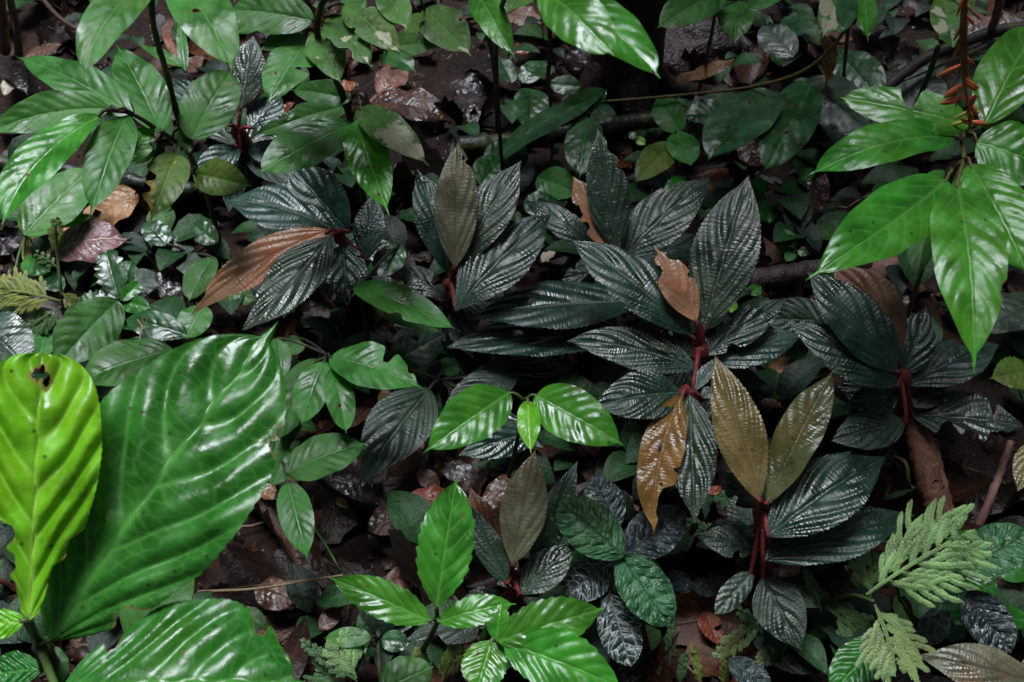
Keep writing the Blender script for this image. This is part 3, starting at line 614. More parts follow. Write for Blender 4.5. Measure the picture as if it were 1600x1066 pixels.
stick('stick', 'dark blackened stick left of the brown tip leaf in the centre', [(505, 735, .04), (560, 770, .035), (600, 800, .02), (640, 870, .02)], .014, .010, 'purplewood', n=34, seg=12, lump=.15)
stick('stick', 'pale brown broken slab behind the lower right dark leaves', [(1345, 800, .02), (1380, 792, .025), (1412, 806, .02)], .014, .010, 'pinkwood', n=18, lump=.2)
stick('stick', 'broken stub of brown wood behind the right bright shrub', [(1365, 440, .02), (1385, 425, .045), (1408, 420, .03)], .018, .016, 'pinkwood', n=18, lump=.2)
stick('twig', 'thin dark upright stem right of the hanging bright leaf', [(862, 190, .03), (856, 130, .12), (860, 60, .22), (845, -10, .32)], .0035, .003, 'darkstem', 'twig', n=26)
stick('twig', 'bent golden straw lying on the grey green leaf at left', [(215, 500, .09), (222, 512, .095), (219, 530, .09), (225, 560, .09)], .0011, .0009, 'rootlet', 'twig', n=12)
stick('twig', 'arched reddish petiole lying by the thick brown stick', [(1398, 715, .05), (1415, 725, .07), (1419, 760, .05), (1415, 800, .02)], .0026, .002, 'orangestem', 'twig', n=16)
stick('twig', 'thin curved rootlet right of the dark hanging leaf', [(482, 812, .06), (508, 850, .05), (525, 880, .05), (536, 905, .03)], .0014, .001, 'greenstem', 'twig', n=14)

def rock():
    c = G(1068, 108); g = np.random.default_rng(3); nu, nv = 34, 22
    th = np.linspace(0, 2 * np.pi, nu, endpoint=False); ph = np.linspace(0.02, np.pi - .02, nv)
    TH, PH = np.meshgrid(th, ph, indexing='ij')
    d = np.stack([np.sin(PH) * np.cos(TH), np.sin(PH) * np.sin(TH), np.cos(PH)], -1)
    r = 1 + .12 * np.sin(3 * d[..., 0] + 4 * d[..., 1]) + .10 * np.sin(5 * d[..., 2] + 4 * d[..., 0] + 1) + .05 * np.sin(11 * d[..., 1] + 9 * d[..., 2]) + .02 * g.normal(size=TH.shape)
    V = d * r[..., None] * np.array([.085, .07, .06])
    idx = np.arange(nu * nv).reshape(nu, nv); idx = np.vstack([idx, idx[:1]])
    F = np.stack([idx[:-1, :-1], idx[:-1, 1:], idx[1:, 1:], idx[1:, :-1]], -1).reshape(-1, 4)
    o = link('rock', mesh('rock', V.reshape(-1, 3), F, M['rock']), None, c + Z * .02); tag(o, 'dark purplish rock right of the tree trunk', 'rock')
rock()
# ================================================================ plants
# ---- dark wrinkled rosette plants with red stems
plant('dark_leaf_plant', 'dark wrinkled plant with a wide copper leaf at left', (528, 368), .16, [
    D(532, 362, 350, 312, 78, 'dark', z=.17, k=.5, face=.35, arch=.08),
    D(545, 362, 452, 256, 84, 'dark', z=.165, k=.8, face=.6, roll=-.2),
    D(513, 360, 300, 492, 64, 'bronze', z=.185, k=.7, face=.5, roll=0, arch=.03, bend=.05, label='copper coloured wet leaf', bites=[(.88, 1, .03, .35)]),
    D(516, 370, 378, 516, 80, 'greydark', z=.19, k=.5, face=.4, arch=.04, bend=-.05),
    D(536, 382, 543, 478, 72, 'dark', z=.15, k=.55, face=.5, holes=[(.8, -.5, .05), (.75, .5, .04), (.9, 0., .06)], torn=3),
    D(572, 408, 584, 300, 50, 'dark', z=.13, k=.8, face=.6),
], sr=.008, root=(560, 440))
plant('dark_leaf_plant', 'dark wrinkled plant with a grey brown upright leaf, upper centre', (705, 440), .15, [
    D(702, 428, 652, 262, 62, 'dark', z=.15, k=.8, face=.6, roll=.15),
    D(711, 418, 716, 221, 70, 'greyolive', z=.175, k=.9, face=.7, roll=0, bites=[(.82, 1, .02, .35), (.6, 1, .012, .25)], holes=[(.86, .55, .018)]),
    D(716, 418, 814, 250, 74, 'greydark', z=.165, k=.8, face=.5, roll=-.1),
    D(712, 486, 860, 335, 92, 'dark', z=.145, k=.55, face=.4, roll=-.1, arch=.08),
    D(700, 490, 640, 470, 30, 'dull', z=.06, k=.2),
], sr=.009, root=(700, 505))
plant('dark_leaf_plant', 'dark wrinkled plant with a small chewed copper leaf, centre right at the back', (953, 392), .15, [
    D(950, 388, 895, 276, 56, 'bronze', z=.165, k=.8, face=.6, bites=[(.55, 0, .10, .45), (.35, 0, .06, .5)], holes=[(.7, .5, .02)], label='chewed copper coloured leaf'),
    D(962, 386, 934, 200, 68, 'greydark', z=.17, k=.9, face=.65, bites=[(.8, 1, .05, .35), (.65, 1, .03, .3)]),
    D(972, 402, 1110, 277, 84, 'greydark', z=.15, k=.7, face=.5, roll=-.15, torn=1),
    D(932, 392, 818, 314, 44, 'dark', z=.13, k=.5, face=.3, arch=.14),
    D(980, 412, 1112, 372, 55, 'dull', z=.09, k=.3, face=.3),
    D(960, 408, 900, 420, 45, 'dull', z=.08, k=.2, face=.3),
], sr=.007, root=(955, 440))
plant('dark_leaf_plant', 'big dark wrinkled plant in the centre with a torn copper leaf', (1092, 545), .16, [
    D(1100, 512, 1170, 273, 104, 'greydark', z=.185, k=.75, face=.55, roll=-.1, arch=.04, label='broad upright grey green leaf'),
    D(1088, 502, 1022, 384, 56, 'bronze', z=.195, k=.75, face=.6, bites=[(.70, 0, .07, .5), (.80, 1, .06, .35), (.5, 1, .03, .25), (.9, 0, .04, .6)], torn=2, label='torn copper coloured leaf'),
    D(1080, 525, 893, 376, 80, 'dark', z=.175, k=.6, face=.4, arch=.08, roll=.1),
    D(1090, 578, 884, 534, 66, 'dark', z=.15, k=.4, face=.3, arch=.06, bend=.04),
    D(1086, 558, 985, 505, 45, 'dull', z=.155, k=.5, face=.35, torn=3, holes=2),
    D(1100, 556, 1228, 466, 56, 'dark', z=.155, k=.55, face=.4, holes=7, torn=3),
    D(1104, 572, 1255, 522, 60, 'dark', z=.14, k=.4, face=.35),
    D(1082, 612, 1122, 558, 24, 'dark', z=.15, k=.5),
    D(1000, 468, 727, 500, 78, 'dark', z=.125, k=.15, face=.25, arch=.06, bend=-.03, holes=[(.62, .3, .010), (.72, -.3, .010)], from_=(980, 482, .09)),
    D(985, 520, 698, 545, 74, 'dark', z=.10, k=.1, face=.25, arch=.05, from_=(1040, 520, .09)),
    D(1010, 470, 905, 455, 50, 'dull', z=.10, k=.2, face=.3, from_=(980, 482, .09)),
    D(1105, 590, 1200, 600, 50, 'dull', z=.10, k=.2),
], sr=.011, root=(1085, 600))
plant('dark_leaf_plant', 'dark plant with a drooping golden leaf, below the big central plant', (1072, 612), .20, [
    D(1066, 612, 924, 636, 80, 'dark', z=.205, k=.3, face=.35, arch=.06),
    D(1066, 618, 1022, 836, 70, 'golden', z=.205, k=.55, face=.5, bend=.06, arch=.05, bites=[(.72, 0, .05, .6), (.82, 0, .08, .75), (.55, 0, .015, .25)], holes=[(.42, .1, .014), (.66, -.3, .008)], label='torn golden brown leaf hanging down'),
    D(1077, 616, 1086, 817, 82, 'greydark', z=.20, k=.5, face=.5, roll=.05, arch=.05),
    D(1095, 622, 1120, 605, 20, 'dark', z=.19, k=.4),
], sr=.007, root=(1090, 690))
plant('dark_leaf_plant', 'dark plant with two upright olive leaves, lower right', (1191, 795), .17, [
    D(1186, 782, 1117, 556, 80, 'olive', z=.20, k=.62, face=.5, roll=.05, fold=.2, arch=.03, label='upright young olive leaf, left of the pair'),
    D(1197, 788, 1304, 576, 70, 'olivegreen', z=.19, k=.7, face=.5, roll=-.12, arch=.05, fold=.25, label='upright young olive leaf, right of the pair'),
    D(1200, 838, 1384, 712, 108, 'dark', z=.17, k=.5, face=.4, arch=.07, roll=-.1),
    D(1192, 876, 1428, 807, 84, 'dark', z=.14, k=.25, face=.3, arch=.06),
    D(1182, 792, 1128, 738, 52, 'dull', z=.15, k=.6, face=.5, torn=2),
    D(1184, 858, 1088, 838, 52, 'dull', z=.12, k=.3, face=.35, torn=2),
    D(1192, 902, 1252, 1018, 82, 'dull', z=.11, k=.4, face=.4),
    D(1174, 895, 1117, 960, 40, 'greydark', z=.11, k=.4, sty='quilt'),
    D(1205, 905, 1275, 950, 38, 'greydark', z=.10, k=.3),
    D(1230, 790, 1330, 705, 55, 'dark', z=.12, k=.4),
    D(1170, 985, 1300, 1050, 70, 'dull', z=.04, k=.1, st=False),
], sr=.009, root=(1186, 905))
plant('dark_leaf_plant', 'dark plant with a brown leaf behind it, beneath the right bright shrub', (1405, 585), .15, [
    D(1402, 582, 1262, 425, 84, 'dark', z=.175, k=.65, face=.45, roll=.1),
    D(1400, 556, 1296, 416, 84, 'brownleaf', z=.175, k=.75, face=.6, roll=0, bend=.10, label='matt brown leaf'),
    D(1402, 604, 1232, 505, 76, 'dark', z=.165, k=.5, face=.35, arch=.07),
    D(1406, 618, 1322, 632, 52, 'dark', z=.13, k=.2, face=.3),
    D(1410, 588, 1448, 478, 66, 'dark', z=.14, k=.7, face=.5),
    D(1416, 602, 1562, 538, 76, 'dark', z=.13, k=.4, face=.35, torn=1),
    D(1424, 648, 1600, 668, 84, 'greydark', z=.10, k=.2, face=.3, holes=6, torn=6),
    D(1416, 660, 1298, 690, 66, 'dull', z=.12, k=.3, face=.35),
    D(1425, 636, 1480, 600, 40, 'dark', z=.11, k=.3),
    D(1300, 520, 1205, 470, 60, 'dull', z=.09, k=.2, st=False),
    D(1275, 500, 1190, 500, 50, 'dull', z=.10, k=.2, st=False),
    D(1385, 560, 1440, 505, 50, 'dull', z=.11, k=.3),
], sr=.011, root=(1415, 690))
plant('dark_leaf_plant', 'dark plant with a silvery upright leaf, lower centre', (800, 900), .13, [
    D(802, 882, 836, 704, 74, 'greyolive', z=.165, k=.85, face=.65, roll=.0, label='silvery olive upright leaf'),
    D(796, 872, 735, 762, 56, 'brownleaf', z=.14, k=.7, face=.5, roll=-.3, bend=-.06),
    D(792, 912, 732, 788, 46, 'dull', z=.15, k=.7, face=.5),
    D(832, 892, 902, 722, 54, 'greydark', z=.13, k=.8, face=.55),
    D(812, 928, 900, 850, 62, 'greydark', z=.135, k=.5, face=.45, roll=-.1),
    D(785, 972, 632, 1000, 52, 'dull', z=.09, k=.2, face=.3, torn=4, from_=(798, 950, .08)),
], sr=.008, root=(798, 960))
plant('dark_leaf_plant', 'dark plant with a red stem behind the sapling, upper left', (372, 205), .11, [
    D(378, 168, 396, 56, 60, 'greydark', z=.14, k=.8, face=.55),
    D(362, 196, 262, 122, 56, 'dark', z=.12, k=.5, face=.4),
    D(392, 200, 440, 150, 48, 'dark', z=.12, k=.5, face=.4),
    D(358, 196, 330, 148, 32, 'dark', z=.13, k=.7, face=.5),
    D(376, 232, 300, 275, 44, 'dark', z=.09, k=.2),
    D(388, 228, 450, 252, 40, 'dark', z=.08, k=.2),
], sr=.010, root=(380, 250))
plant('dark_leaf_plant', 'low blackish plant in the gap left of the three leaf seedling', (690, 595), .07, [
    D(672, 606, 563, 757, 100, 'dull', z=.09, k=.3, face=.35, arch=.06),
    D(606, 572, 698, 520, 58, 'dull', z=.06, k=.2, sty='oval', torn=2, dmg=[(.55, .1, .04)]),
    D(810, 588, 690, 640, 60, 'dull', z=.07, k=.2),
    D(840, 672, 716, 712, 58, 'dark', z=.06, k=.15),
    D(730, 588, 880, 585, 46, 'dull', z=.05, k=.1),
    D(730, 640, 850, 700, 50, 'dark', z=.05, k=.1),
], sr=.006, stem='darkstem')
plant('bronze_leaf_plant', 'bronze olive leaf reaching in at the bottom right corner', (1625, 1062), .09, [
    D(1625, 1070, 1432, 1024, 74, 'greyolive', z=.10, k=.2, face=.35, arch=.06),
    D(1640, 1030, 1590, 1066, 40, 'greyolive', z=.09, k=.2),
], sr=.006)
plant('olive_leaf_plant', 'olive green leaf at the right edge above the thin rusty twig', (1620, 690), .13, [
    D(1618, 690, 1590, 768, 46, 'olive', z=.14, k=.5),
    D(1612, 580, 1546, 592, 56, 'yellowed', z=.12, k=.2, sty='serr', tooth=(9, .12)),
    D(1620, 470, 1530, 520, 70, 'dull', z=.09, k=.3, sty='oval'),
], sr=.005, stem='darkstem')

# ---- big glossy plant, lower left, close to the camera
plant('large_leaf_plant', 'large glossy green plant with chewed leaves in the bottom left corner', (62, 1010), .30, [
    D(46, 968, 66, 552, 192, 'lime', z=.365, tz=.47, p=.66, kk=1.05, tl=0, face=.55, roll=.05, arch=.03, sty='big', curl=.05,
      bites=[(.10, 0, .07, .5), (.22, 0, .05, .6), (.32, 0, .05, .62), (.42, 0, .03, .3), (.08, 1, .05, .35), (.17, 1, .05, .45), (.27, 1, .04, .22)], holes=[(.92, -.05, .026), (.90, .1, .022)], label='yellow green chewed leaf'),
    D(84, 1000, 434, 500, 292, 'bigg', z=.33, tz=.435, face=.45, roll=.0, arch=.05, p=.53, kk=1.55, tl=.07, fold=.08, sty='big', curl=.05, asym=-.02,
      rl=.85, bites=[(.74, 1, .014, .10), (.70, 1, .016, .14), (.15, 1, .03, .25)], label='very large glossy green leaf'),
    D(92, 1085, 478, 1066, 236, 'bigg', z=.33, tz=.32, face=.35, roll=-.1, arch=.06, sty='big', asym=.05, p=.6, kk=1.25, rl=.45, bites=[(.20, 0, .03, .30), (.80, 0, .03, .30), (.90, 0, .03, .2)], dmg=[(.5, -.35, .012), (.46, -.1, .01)], label='large green leaf cut by the bottom edge'),
    D(40, 968, -40, 985, 46, 'lime', z=.34, k=.3, sty='big'),
    D(66, 1045, -30, 1060, 60, 'bigg', z=.26, k=.2, sty='big'),
    D(215, 1010, 292, 860, 100, 'mid', z=.14, tz=.17, face=.4, st=False, holes=1, sty='oval'),
    D(80, 1010, 100, 1072, 34, 'mid', z=.28, k=.5),
], stem='darkstem', sr=.009, stalkr=.0032, stalkmat='greenstem')

# ---- sapling at upper left, mossy stem, feather-like row of leaves
pa = plant('sapling', 'mossy stemmed sapling with a row of ribbed green leaves, upper left', (290, 225), .33, [
    D(208, 178, 24, 88, 60, 'green', z=.40, k=.3, face=.45, from_=(180, 172, .41)),
    D(172, 171, -24, 212, 62, 'green', z=.405, k=.3, face=.4, bend=.06, from_=(180, 172, .41)),
    D(155, 181, 2, 360, 66, 'bright', z=.41, k=.35, face=.4, bend=.07, arch=.06, from_=(180, 172, .41), holes=[(.62, .0, .010)]),
    D(199, 181, 140, 338, 70, 'green', z=.40, k=.4, face=.5, from_=(195, 177, .40)),
    D(252, 207, 182, 68, 74, 'green', z=.37, k=.6, face=.5, roll=.1, from_=(250, 205, .365)),
    D(200, 254, 236, 197, 46, 'bright', z=.36, k=.3, from_=(240, 204, .36), bites=[(.55, 1, .06, .4)]),
    D(298, 218, 366, 106, 82, 'mid', z=.34, k=.5, face=.5, from_=(296, 222, .33), dmg=[(.75, .4, .03)]),
    D(278, 240, 236, 346, 66, 'yellowed', z=.345, k=.45, from_=(284, 232, .34), bites=[(.45, 1, .07, .55), (.62, 1, .06, .45), (.85, 1, .07, .4)], dmg=[(.60, .6, .10), (.78, .7, .1), (1.0, 0, .10), (.15, -.1, .02)]),
    D(304, 272, 394, 292, 58, 'yellowed', z=.26, k=.3, from_=(306, 262, .27)),
    D(292, 240, 280, 200, 28, 'mid', z=.33, k=.3),
    D(242, 238, 190, 238, 40, 'mid', z=.33, k=.2, from_=(270, 226, .34)),
    D(240, -30, 131, 120, 64, 'green', z=.56, k=.35, face=.4, bend=.05, arch=.10, sty='oval', from_=(238, -40, .55)),
    D(278, -34, 366, 110, 86, 'green', z=.55, k=.35, face=.4, arch=.10, sty='oval', holes=[(.5, .2, .018), (.22, -.3, .02)], from_=(238, -40, .55)),
], stem='darkstem', sr=.0036, stalkr=.0018, path=[(345, 385, 0), (322, 300, .14), (290, 225, .30), (262, 120, .41), (240, 40, .5), (236, -60, .58)])
tube('side_branch', [P(290, 232, .315), P(250, 205, .365), P(205, 178, .40), P(160, 172, .41)], .0026, .0016, M['twigdark'], pa, n=16)

# ---- speckled sapling at the top centre
pb = plant('speckled_sapling', 'speckled green sapling with moss and pale blotches, top centre', (548, 190), .30, [
    D(490, 32, 350, 16, 66, 'mid', z=.44, k=.2, from_=(500, 36, .44)),
    D(476, 56, 404, 80, 34, 'mid', z=.42, k=.3, from_=(490, 48, .43)),
    D(478, 69, 416, 165, 66, 'green', z=.42, k=.4, torn=1, holes=2, from_=(486, 54, .43)),
    D(494, 52, 534, 134, 60, 'pale', z=.43, k=.4, holes=4, torn=1, from_=(490, 50, .43)),
    D(514, 25, 582, 109, 52, 'pale', z=.45, k=.3, torn=2, dmg=[(.5, .2, .05), (.85, -.1, .05)], from_=(506, 26, .45)),
    D(538, 8, 630, 86, 56, 'pale', z=.46, k=.3, torn=2, dmg=[(.72, 0, .09), (.9, .2, .06)], from_=(512, 14, .46)),
    D(600, -14, 637, 48, 50, 'pale', z=.47, k=.3, dmg=[(.95, 0, .1)], from_=(560, -20, .48)),
    D(500, 45, 532, 62, 24, 'mid', z=.42, k=.3),
    D(606, 76, 690, 68, 36, 'pale', z=.34, k=.2, from_=(560, 60, .40)),
    D(598, 82, 650, 112, 34, 'mid', z=.34, k=.3, from_=(560, 60, .40)),
    D(664, 16, 738, 90, 66, 'pale', z=.36, k=.3, torn=3, dmg=[(.9, 0, .1)], from_=(640, -30, .42)),
    D(546, 196, 404, 273, 66, 'green', z=.32, k=.35, dmg=[(.6, .1, .016), (.35, -.3, .03)], sty='oval'),
    D(556, 190, 608, 337, 68, 'bright', z=.325, k=.4, dmg=[(.52, .2, .016), (.78, .2, .014)], holes=[(.8, .2, .012)]),
    D(560, 168, 672, 261, 54, 'pale', z=.34, k=.35, dmg=[(.62, .1, .17), (.8, -.1, .13), (.5, .4, .1)]),
    D(548, 156, 452, 140, 40, 'mid', z=.34, k=.2),
    D(546, 164, 396, 212, 40, 'mid', z=.30, k=.25, torn=2),
    D(540, 175, 440, 190, 30, 'mid', z=.28, k=.2, torn=2),
    D(420, 20, 365, 55, 34, 'mid', z=.42, k=.2, from_=(480, 36, .43)),
    D(560, 30, 545, -20, 40, 'mid', z=.45, k=.2, from_=(506, 26, .45)),
    D(655, 20, 640, 70, 30, 'yellowed', z=.35, k=.3, st=False),
], stem='darkstem', sr=.0045, stalkr=.0018, path=[(576, 345, 0), (560, 270, .16), (548, 190, .30), (520, 110, .38), (495, 45, .44), (520, -40, .5)])

# ---- bright leaves hanging in from the top
plant('broad_leaf_plant', 'bright smooth leaves hanging in front of the tree trunk', (840, -40), .62, [
    D(850, -16, 960, 86, 82, 'bright', z=.62, k=.3, face=.45, arch=.06, sty='oval', roll=.15, from_=(840, -40, .62)),
    D(880, -10, 1031, 124, 72, 'bright', z=.60, k=.3, face=.45, arch=.07, sty='oval', roll=-.15, from_=(840, -40, .62)),
], stem='darkstem', sr=.0026, path=[(790, 330, .0), (780, 190, .22), (776, 60, .45), (800, -30, .58), (840, -40, .62)], stemname='stem')
plant('broad_leaf_plant', 'narrow bright leaf hanging at the top, left of the trunk', (735, -30), .50, [
    D(742, -16, 806, 94, 50, 'bright', z=.52, k=.35, roll=.2),
    D(822, -14, 788, 22, 46, 'pale', z=.52, k=.2),
], stem='darkstem', sr=.004, path=[(778, 195, .0), (774, 120, .16), (760, 40, .36), (735, -30, .50)])
plant('heart_leaf_plant', 'dim green plant with a heart shaped leaf at the top, right of the rock', (1122, -12), .40, [
    D(1130, -14, 1026, 44, 60, 'mid', z=.40, k=.3, sty='oval'),
    D(1150, 0, 1148, 70, 62, 'mid', z=.38, k=.3, sty='green'),
    D(1220, -20, 1165, 20, 40, 'mid', z=.42, k=.2),
], stem='darkstem', sr=.0028, path=[(1090, 150, .0), (1104, 90, .14), (1116, 30, .30), (1122, -20, .42)])

# ---- bright shrub at the right with the red flower spike
pf = plant('flowering_shrub', 'bright green shrub with a red flower spike at right', (1508, 212), .40, [
    D(1514, 198, 1308, 152, 64, 'bright', z=.42, k=.3, face=.45, bites=[(.46, 1, .045, .95), (.52, 1, .03, .5)], sty='oval'),
    D(1490, 214, 1258, 276, 68, 'bright', z=.415, k=.35, face=.4, bend=.04, from_=(1503, 225, .41)),
    D(1478, 281, 1258, 440, 108, 'bright', z=.42, k=.35, face=.4, arch=.06, bend=-.03, from_=(1488, 268, .41)),
    D(1496, 286, 1522, 584, 112, 'bright', z=.425, k=.45, face=.45, arch=.07, curl=.12, bites=[(.62, 0, .03, .12)], from_=(1505, 250, .41)),
    D(1516, 256, 1608, 436, 100, 'bright', z=.42, k=.4, face=.4, from_=(1506, 250, .41)),
    D(1540, 193, 1625, 36, 96, 'bright', z=.41, k=.5, face=.4, roll=-.15, sty='oval', from_=(1520, 200, .40)),
    D(1526, 222, 1655, 270, 96, 'bright', z=.40, k=.3, face=.4, sty='oval', from_=(1515, 208, .40)),
    D(1470, 292, 1433, 448, 52, 'mid', z=.36, k=.4, roll=.5, from_=(1488, 268, .40)),
    D(1478, 268, 1450, 345, 60, 'green', z=.34, k=.3, from_=(1488, 268, .40)),
    D(1530, 190, 1600, 195, 40, 'yellowed', z=.38, k=.2, from_=(1518, 200, .40)),
], stem='orangestem', sr=.0026, stalkr=.0016, path=[(1392, 590, .0), (1425, 470, .12), (1455, 380, .24), (1488, 275, .38), (1506, 248, .405), (1503, 220, .405), (1518, 195, .40)], stemname='stem')
def spike():
    pts = [P(1516, 200, .42), P(1512, 160, .45), P(1505, 110, .48), P(1504, 60, .52), P(1508, 0, .56), P(1510, -40, .58)]
    s = tube('flower_spike', pts, .0015, .0017, M['spikestem'], pf, n=40)
    C = spline(pts, 60); g = np.random.default_rng(8)
    def bract(i, ang, ln, wd, mt):
        b = C[i]; V = nrm(CO - b); up = nrm(C[i + 1] - C[i]); sd = np.cross(up, V)
        d = nrm(sd * math.cos(ang) + up * math.sin(ang) + V * g.uniform(-.2, .5)); n_ = nrm(np.cross(d, np.cross(V, d)))
        nu, sg = 9, 8; u = np.linspace(0, 1, nu); r = wd * (np.sin(np.pi * np.clip(u * .93 + .05, 0, 1)) ** .7); e2 = np.cross(d, n_)
        th = np.linspace(0, 2 * np.pi, sg, endpoint=False)
        X = (b + d * u[:, None] * ln + n_ * (u * (1 - u))[:, None] * ln * .25)[:, None] + (np.cos(th)[None, :, None] * e2 + .55 * np.sin(th)[None, :, None] * n_) * r[:, None, None]
        F = [(i_ * sg + j, i_ * sg + (j + 1) % sg, (i_ + 1) * sg + (j + 1) % sg, (i_ + 1) * sg + j) for i_ in range(nu - 1) for j in range(sg)]
        link('bract', mesh('bract', X.reshape(-1, 3) - b, F, M[mt]), s, b)
    for i, a, ln, wd, mt in ((4, 3.3, .022, .0035, 'petaly'), (6, .2, .02, .003, 'petaly'), (8, 3.5, .02, .003, 'petaly'), (2, 2.5, .02, .004, 'petal'), (10, .9, .025, .006, 'petal'), (14, 3.2, .03, .006, 'petal'),
                             (13, -1.2, .026, .005, 'petal'), (19, 3.6, .028, .006, 'petal'), (20, -.9, .022, .005, 'petal'), (26, 3.5, .032, .004, 'petal'), (30, -.8, .030, .0018, 'petal'), (33, -2.2, .034, .0017, 'petal'),
                             (36, -1.8, .03, .0016, 'spikestem'), (40, -1.3, .03, .0018, 'spikestem'), (45, -1.7, .03, .0016, 'spikestem'), (9, -1.4, .02, .005, 'petal'), (3, -.3, .02, .005, 'petal')):
        bract(i, a, ln * .75, wd * .5, mt)
    for q in range(11):
        bract(int(18 + q * 3.2), g.choice([-1, 1]) * g.uniform(.25, .8) - 1.57, .020, .0013, 'petal' if q % 3 else 'spikestem')
    for dx in (-3, 3, 1):
        tube('filament', [P(1508 + dx, 118, .482), P(1505 + dx * 1.6, 60, .522), P(1508 + dx * 1.2, -5, .562)], .0009, .0007, M['spikestem'], s, n=10, seg=6)
spike()

# ---- seedlings and serrated plants in the middle and below
plant('seedling', 'three leaf seedling with a small lime leaf, in the middle', (820, 628), .27, [
    D(795, 614, 661, 709, 84, 'bright', z=.28, k=.35, face=.4, arch=.07),
    D(838, 618, 977, 698, 84, 'bright', z=.28, k=.35, face=.4, arch=.07),
    D(825, 626, 830, 709, 38, 'lime', z=.29, k=.3, sty='green', face=.5),
], stem='darkstem', sr=.0022, stalkr=.0016, path=[(795, 745, .10), (806, 700, .18), (820, 628, .27)], stalkmat='greenstem')
plant('serrated_plant', 'bright green serrated plant with an upright leaf, bottom centre', (684, 972), .17, [
    D(682, 948, 714, 742, 94, 'bright', z=.20, k=.7, face=.55, roll=0, sty='serr', dmg=[(.7, .55, .016)]),
    D(672, 970, 513, 902, 64, 'bright', z=.19, k=.4, face=.4, sty='serr', arch=.08, dmg=[(.62, .3, .02)]),
    D(686, 972, 806, 944, 50, 'bright', z=.19, k=.3, face=.45, sty='serr', arch=.12),
], stem='darkstem', sr=.003, root=(640, 1040), stalkmat='greenstem')
plant('serrated_plant', 'bright green serrated plant cut by the bottom edge, right of the upright leaf', (776, 1004), .20, [
    D(778, 1002, 946, 950, 82, 'bright', z=.22, k=.4, face=.45, sty='serr', arch=.10),
    D(788, 1004, 980, 1078, 100, 'bright', z=.22, k=.3, face=.4, sty='serr', arch=.08),
    D(768, 1002, 742, 1090, 84, 'bright', z=.21, k=.3, face=.45, sty='serr', holes=2, torn=1),
    D(776, 1000, 784, 940, 40, 'bright', z=.21, k=.5, face=.5, sty='serr'),
], stem='greenstem', sr=.003)
plant('leafy_seedling', 'mid green seedling with pointed leaves right of the very large leaf', (512, 556), .16, [
    D(516, 558, 662, 607, 70, 'green', z=.19, k=.3, face=.4, bites=[(.55, 0, .05, .6), (.8, 0, .03, .3)]),
    D(520, 576, 541, 677, 46, 'green', z=.185, k=.4, holes=[(.6, .1, .02)], sty='oval'),
    D(506, 566, 470, 664, 56, 'green', z=.17, k=.4, sty='oval'),
    D(498, 560, 432, 690, 64, 'mid', z=.15, k=.3, sty='oval'),
    D(448, 740, 577, 690, 66, 'mid', z=.14, k=.2, from_=(440, 720, .10)),
    D(434, 528, 442, 602, 36, 'mid', z=.16, k=.4),
    D(468, 528, 440, 560, 36, 'mid', z=.13, k=.2),
    D(452, 600, 425, 720, 70, 'mid', z=.12, k=.2, sty='oval'),
    D(450, 700, 425, 760, 46, 'mid', z=.11, k=.2, sty='oval'),
], stem='darkstem', sr=.0026, stalkr=.0016, root=(505, 650))
plant('leafy_seedling', 'long green leaf lying between the two left dark plants', (560, 450), .14, [
    D(552, 448, 720, 518, 50, 'green', z=.16, k=.2, face=.4, bites=[(.5, 1, .04, .3)]),
    D(588, 480, 694, 522, 34, 'mid', z=.12, k=.2),
    D(624, 382, 592, 436, 46, 'glossy', z=.12, k=.3),
    D(572, 440, 635, 462, 34, 'dark', z=.13, k=.2, sty='oval'),
    D(580, 430, 552, 400, 28, 'mid', z=.12, k=.2),
], stem='darkstem', sr=.003)
plant('leafy_seedling', 'single hanging dark green leaf above the long pale twig', (448, 758), .13, [
    D(450, 754, 482, 879, 56, 'mid', z=.14, k=.35, face=.45),
    D(432, 768, 405, 760, 20, 'tanleaf', z=.05, k=.2, sty='dead', st=False),
], stem='darkstem', sr=.002, root=(455, 800))
plant('low_herb', 'low green herb with oval leaves beneath the serrated plant', (590, 1000), .05, [
    D(580, 996, 507, 998, 32, 'mid', z=.07, k=.2, sty='oval'),
    D(596, 1080, 678, 1042, 70, 'green', z=.09, k=.2, sty='oval'),
    D(600, 985, 655, 945, 44, 'glossy', z=.04, k=.2),
    D(595, 1000, 640, 1005, 34, 'glossy', z=.05, k=.2),
    D(575, 1010, 535, 1045, 40, 'glossy', z=.04, k=.2),
    D(592, 960, 575, 930, 26, 'glossy', z=.04, k=.2),
], stem='darkstem', sr=.002)

# ---- quilted oval leaves
plant('quilted_plant', 'quilted oval leaves in green and silver, lower centre', (970, 868), .12, [
    D(974, 870, 873, 783, 80, 'quilt', z=.155, k=.5, face=.45),
    D(968, 866, 1047, 978, 78, 'quilt', z=.15, k=.45, face=.45),
    D(962, 828, 926, 743, 60, 'quiltdark', z=.10, k=.6, face=.5, from_=(968, 868, .10)),
    D(976, 866, 1070, 798, 76, 'quiltdark', z=.11, k=.4, face=.4, from_=(970, 868, .10)),
    D(956, 880, 884, 930, 64, 'quiltsilver', z=.12, k=.2, face=.3, from_=(970, 870, .10)),
    D(952, 930, 986, 1042, 68, 'quiltsilver', z=.11, k=.4, face=.4, from_=(966, 876, .09)),
    D(1078, 925, 1046, 892, 30, 'quiltdark', z=.05, k=.3, st=False),
    D(1080, 912, 1122, 925, 28, 'quiltdark', z=.05, k=.3, st=False),
], stem='darkstem', sr=.003, stalkr=.0018)
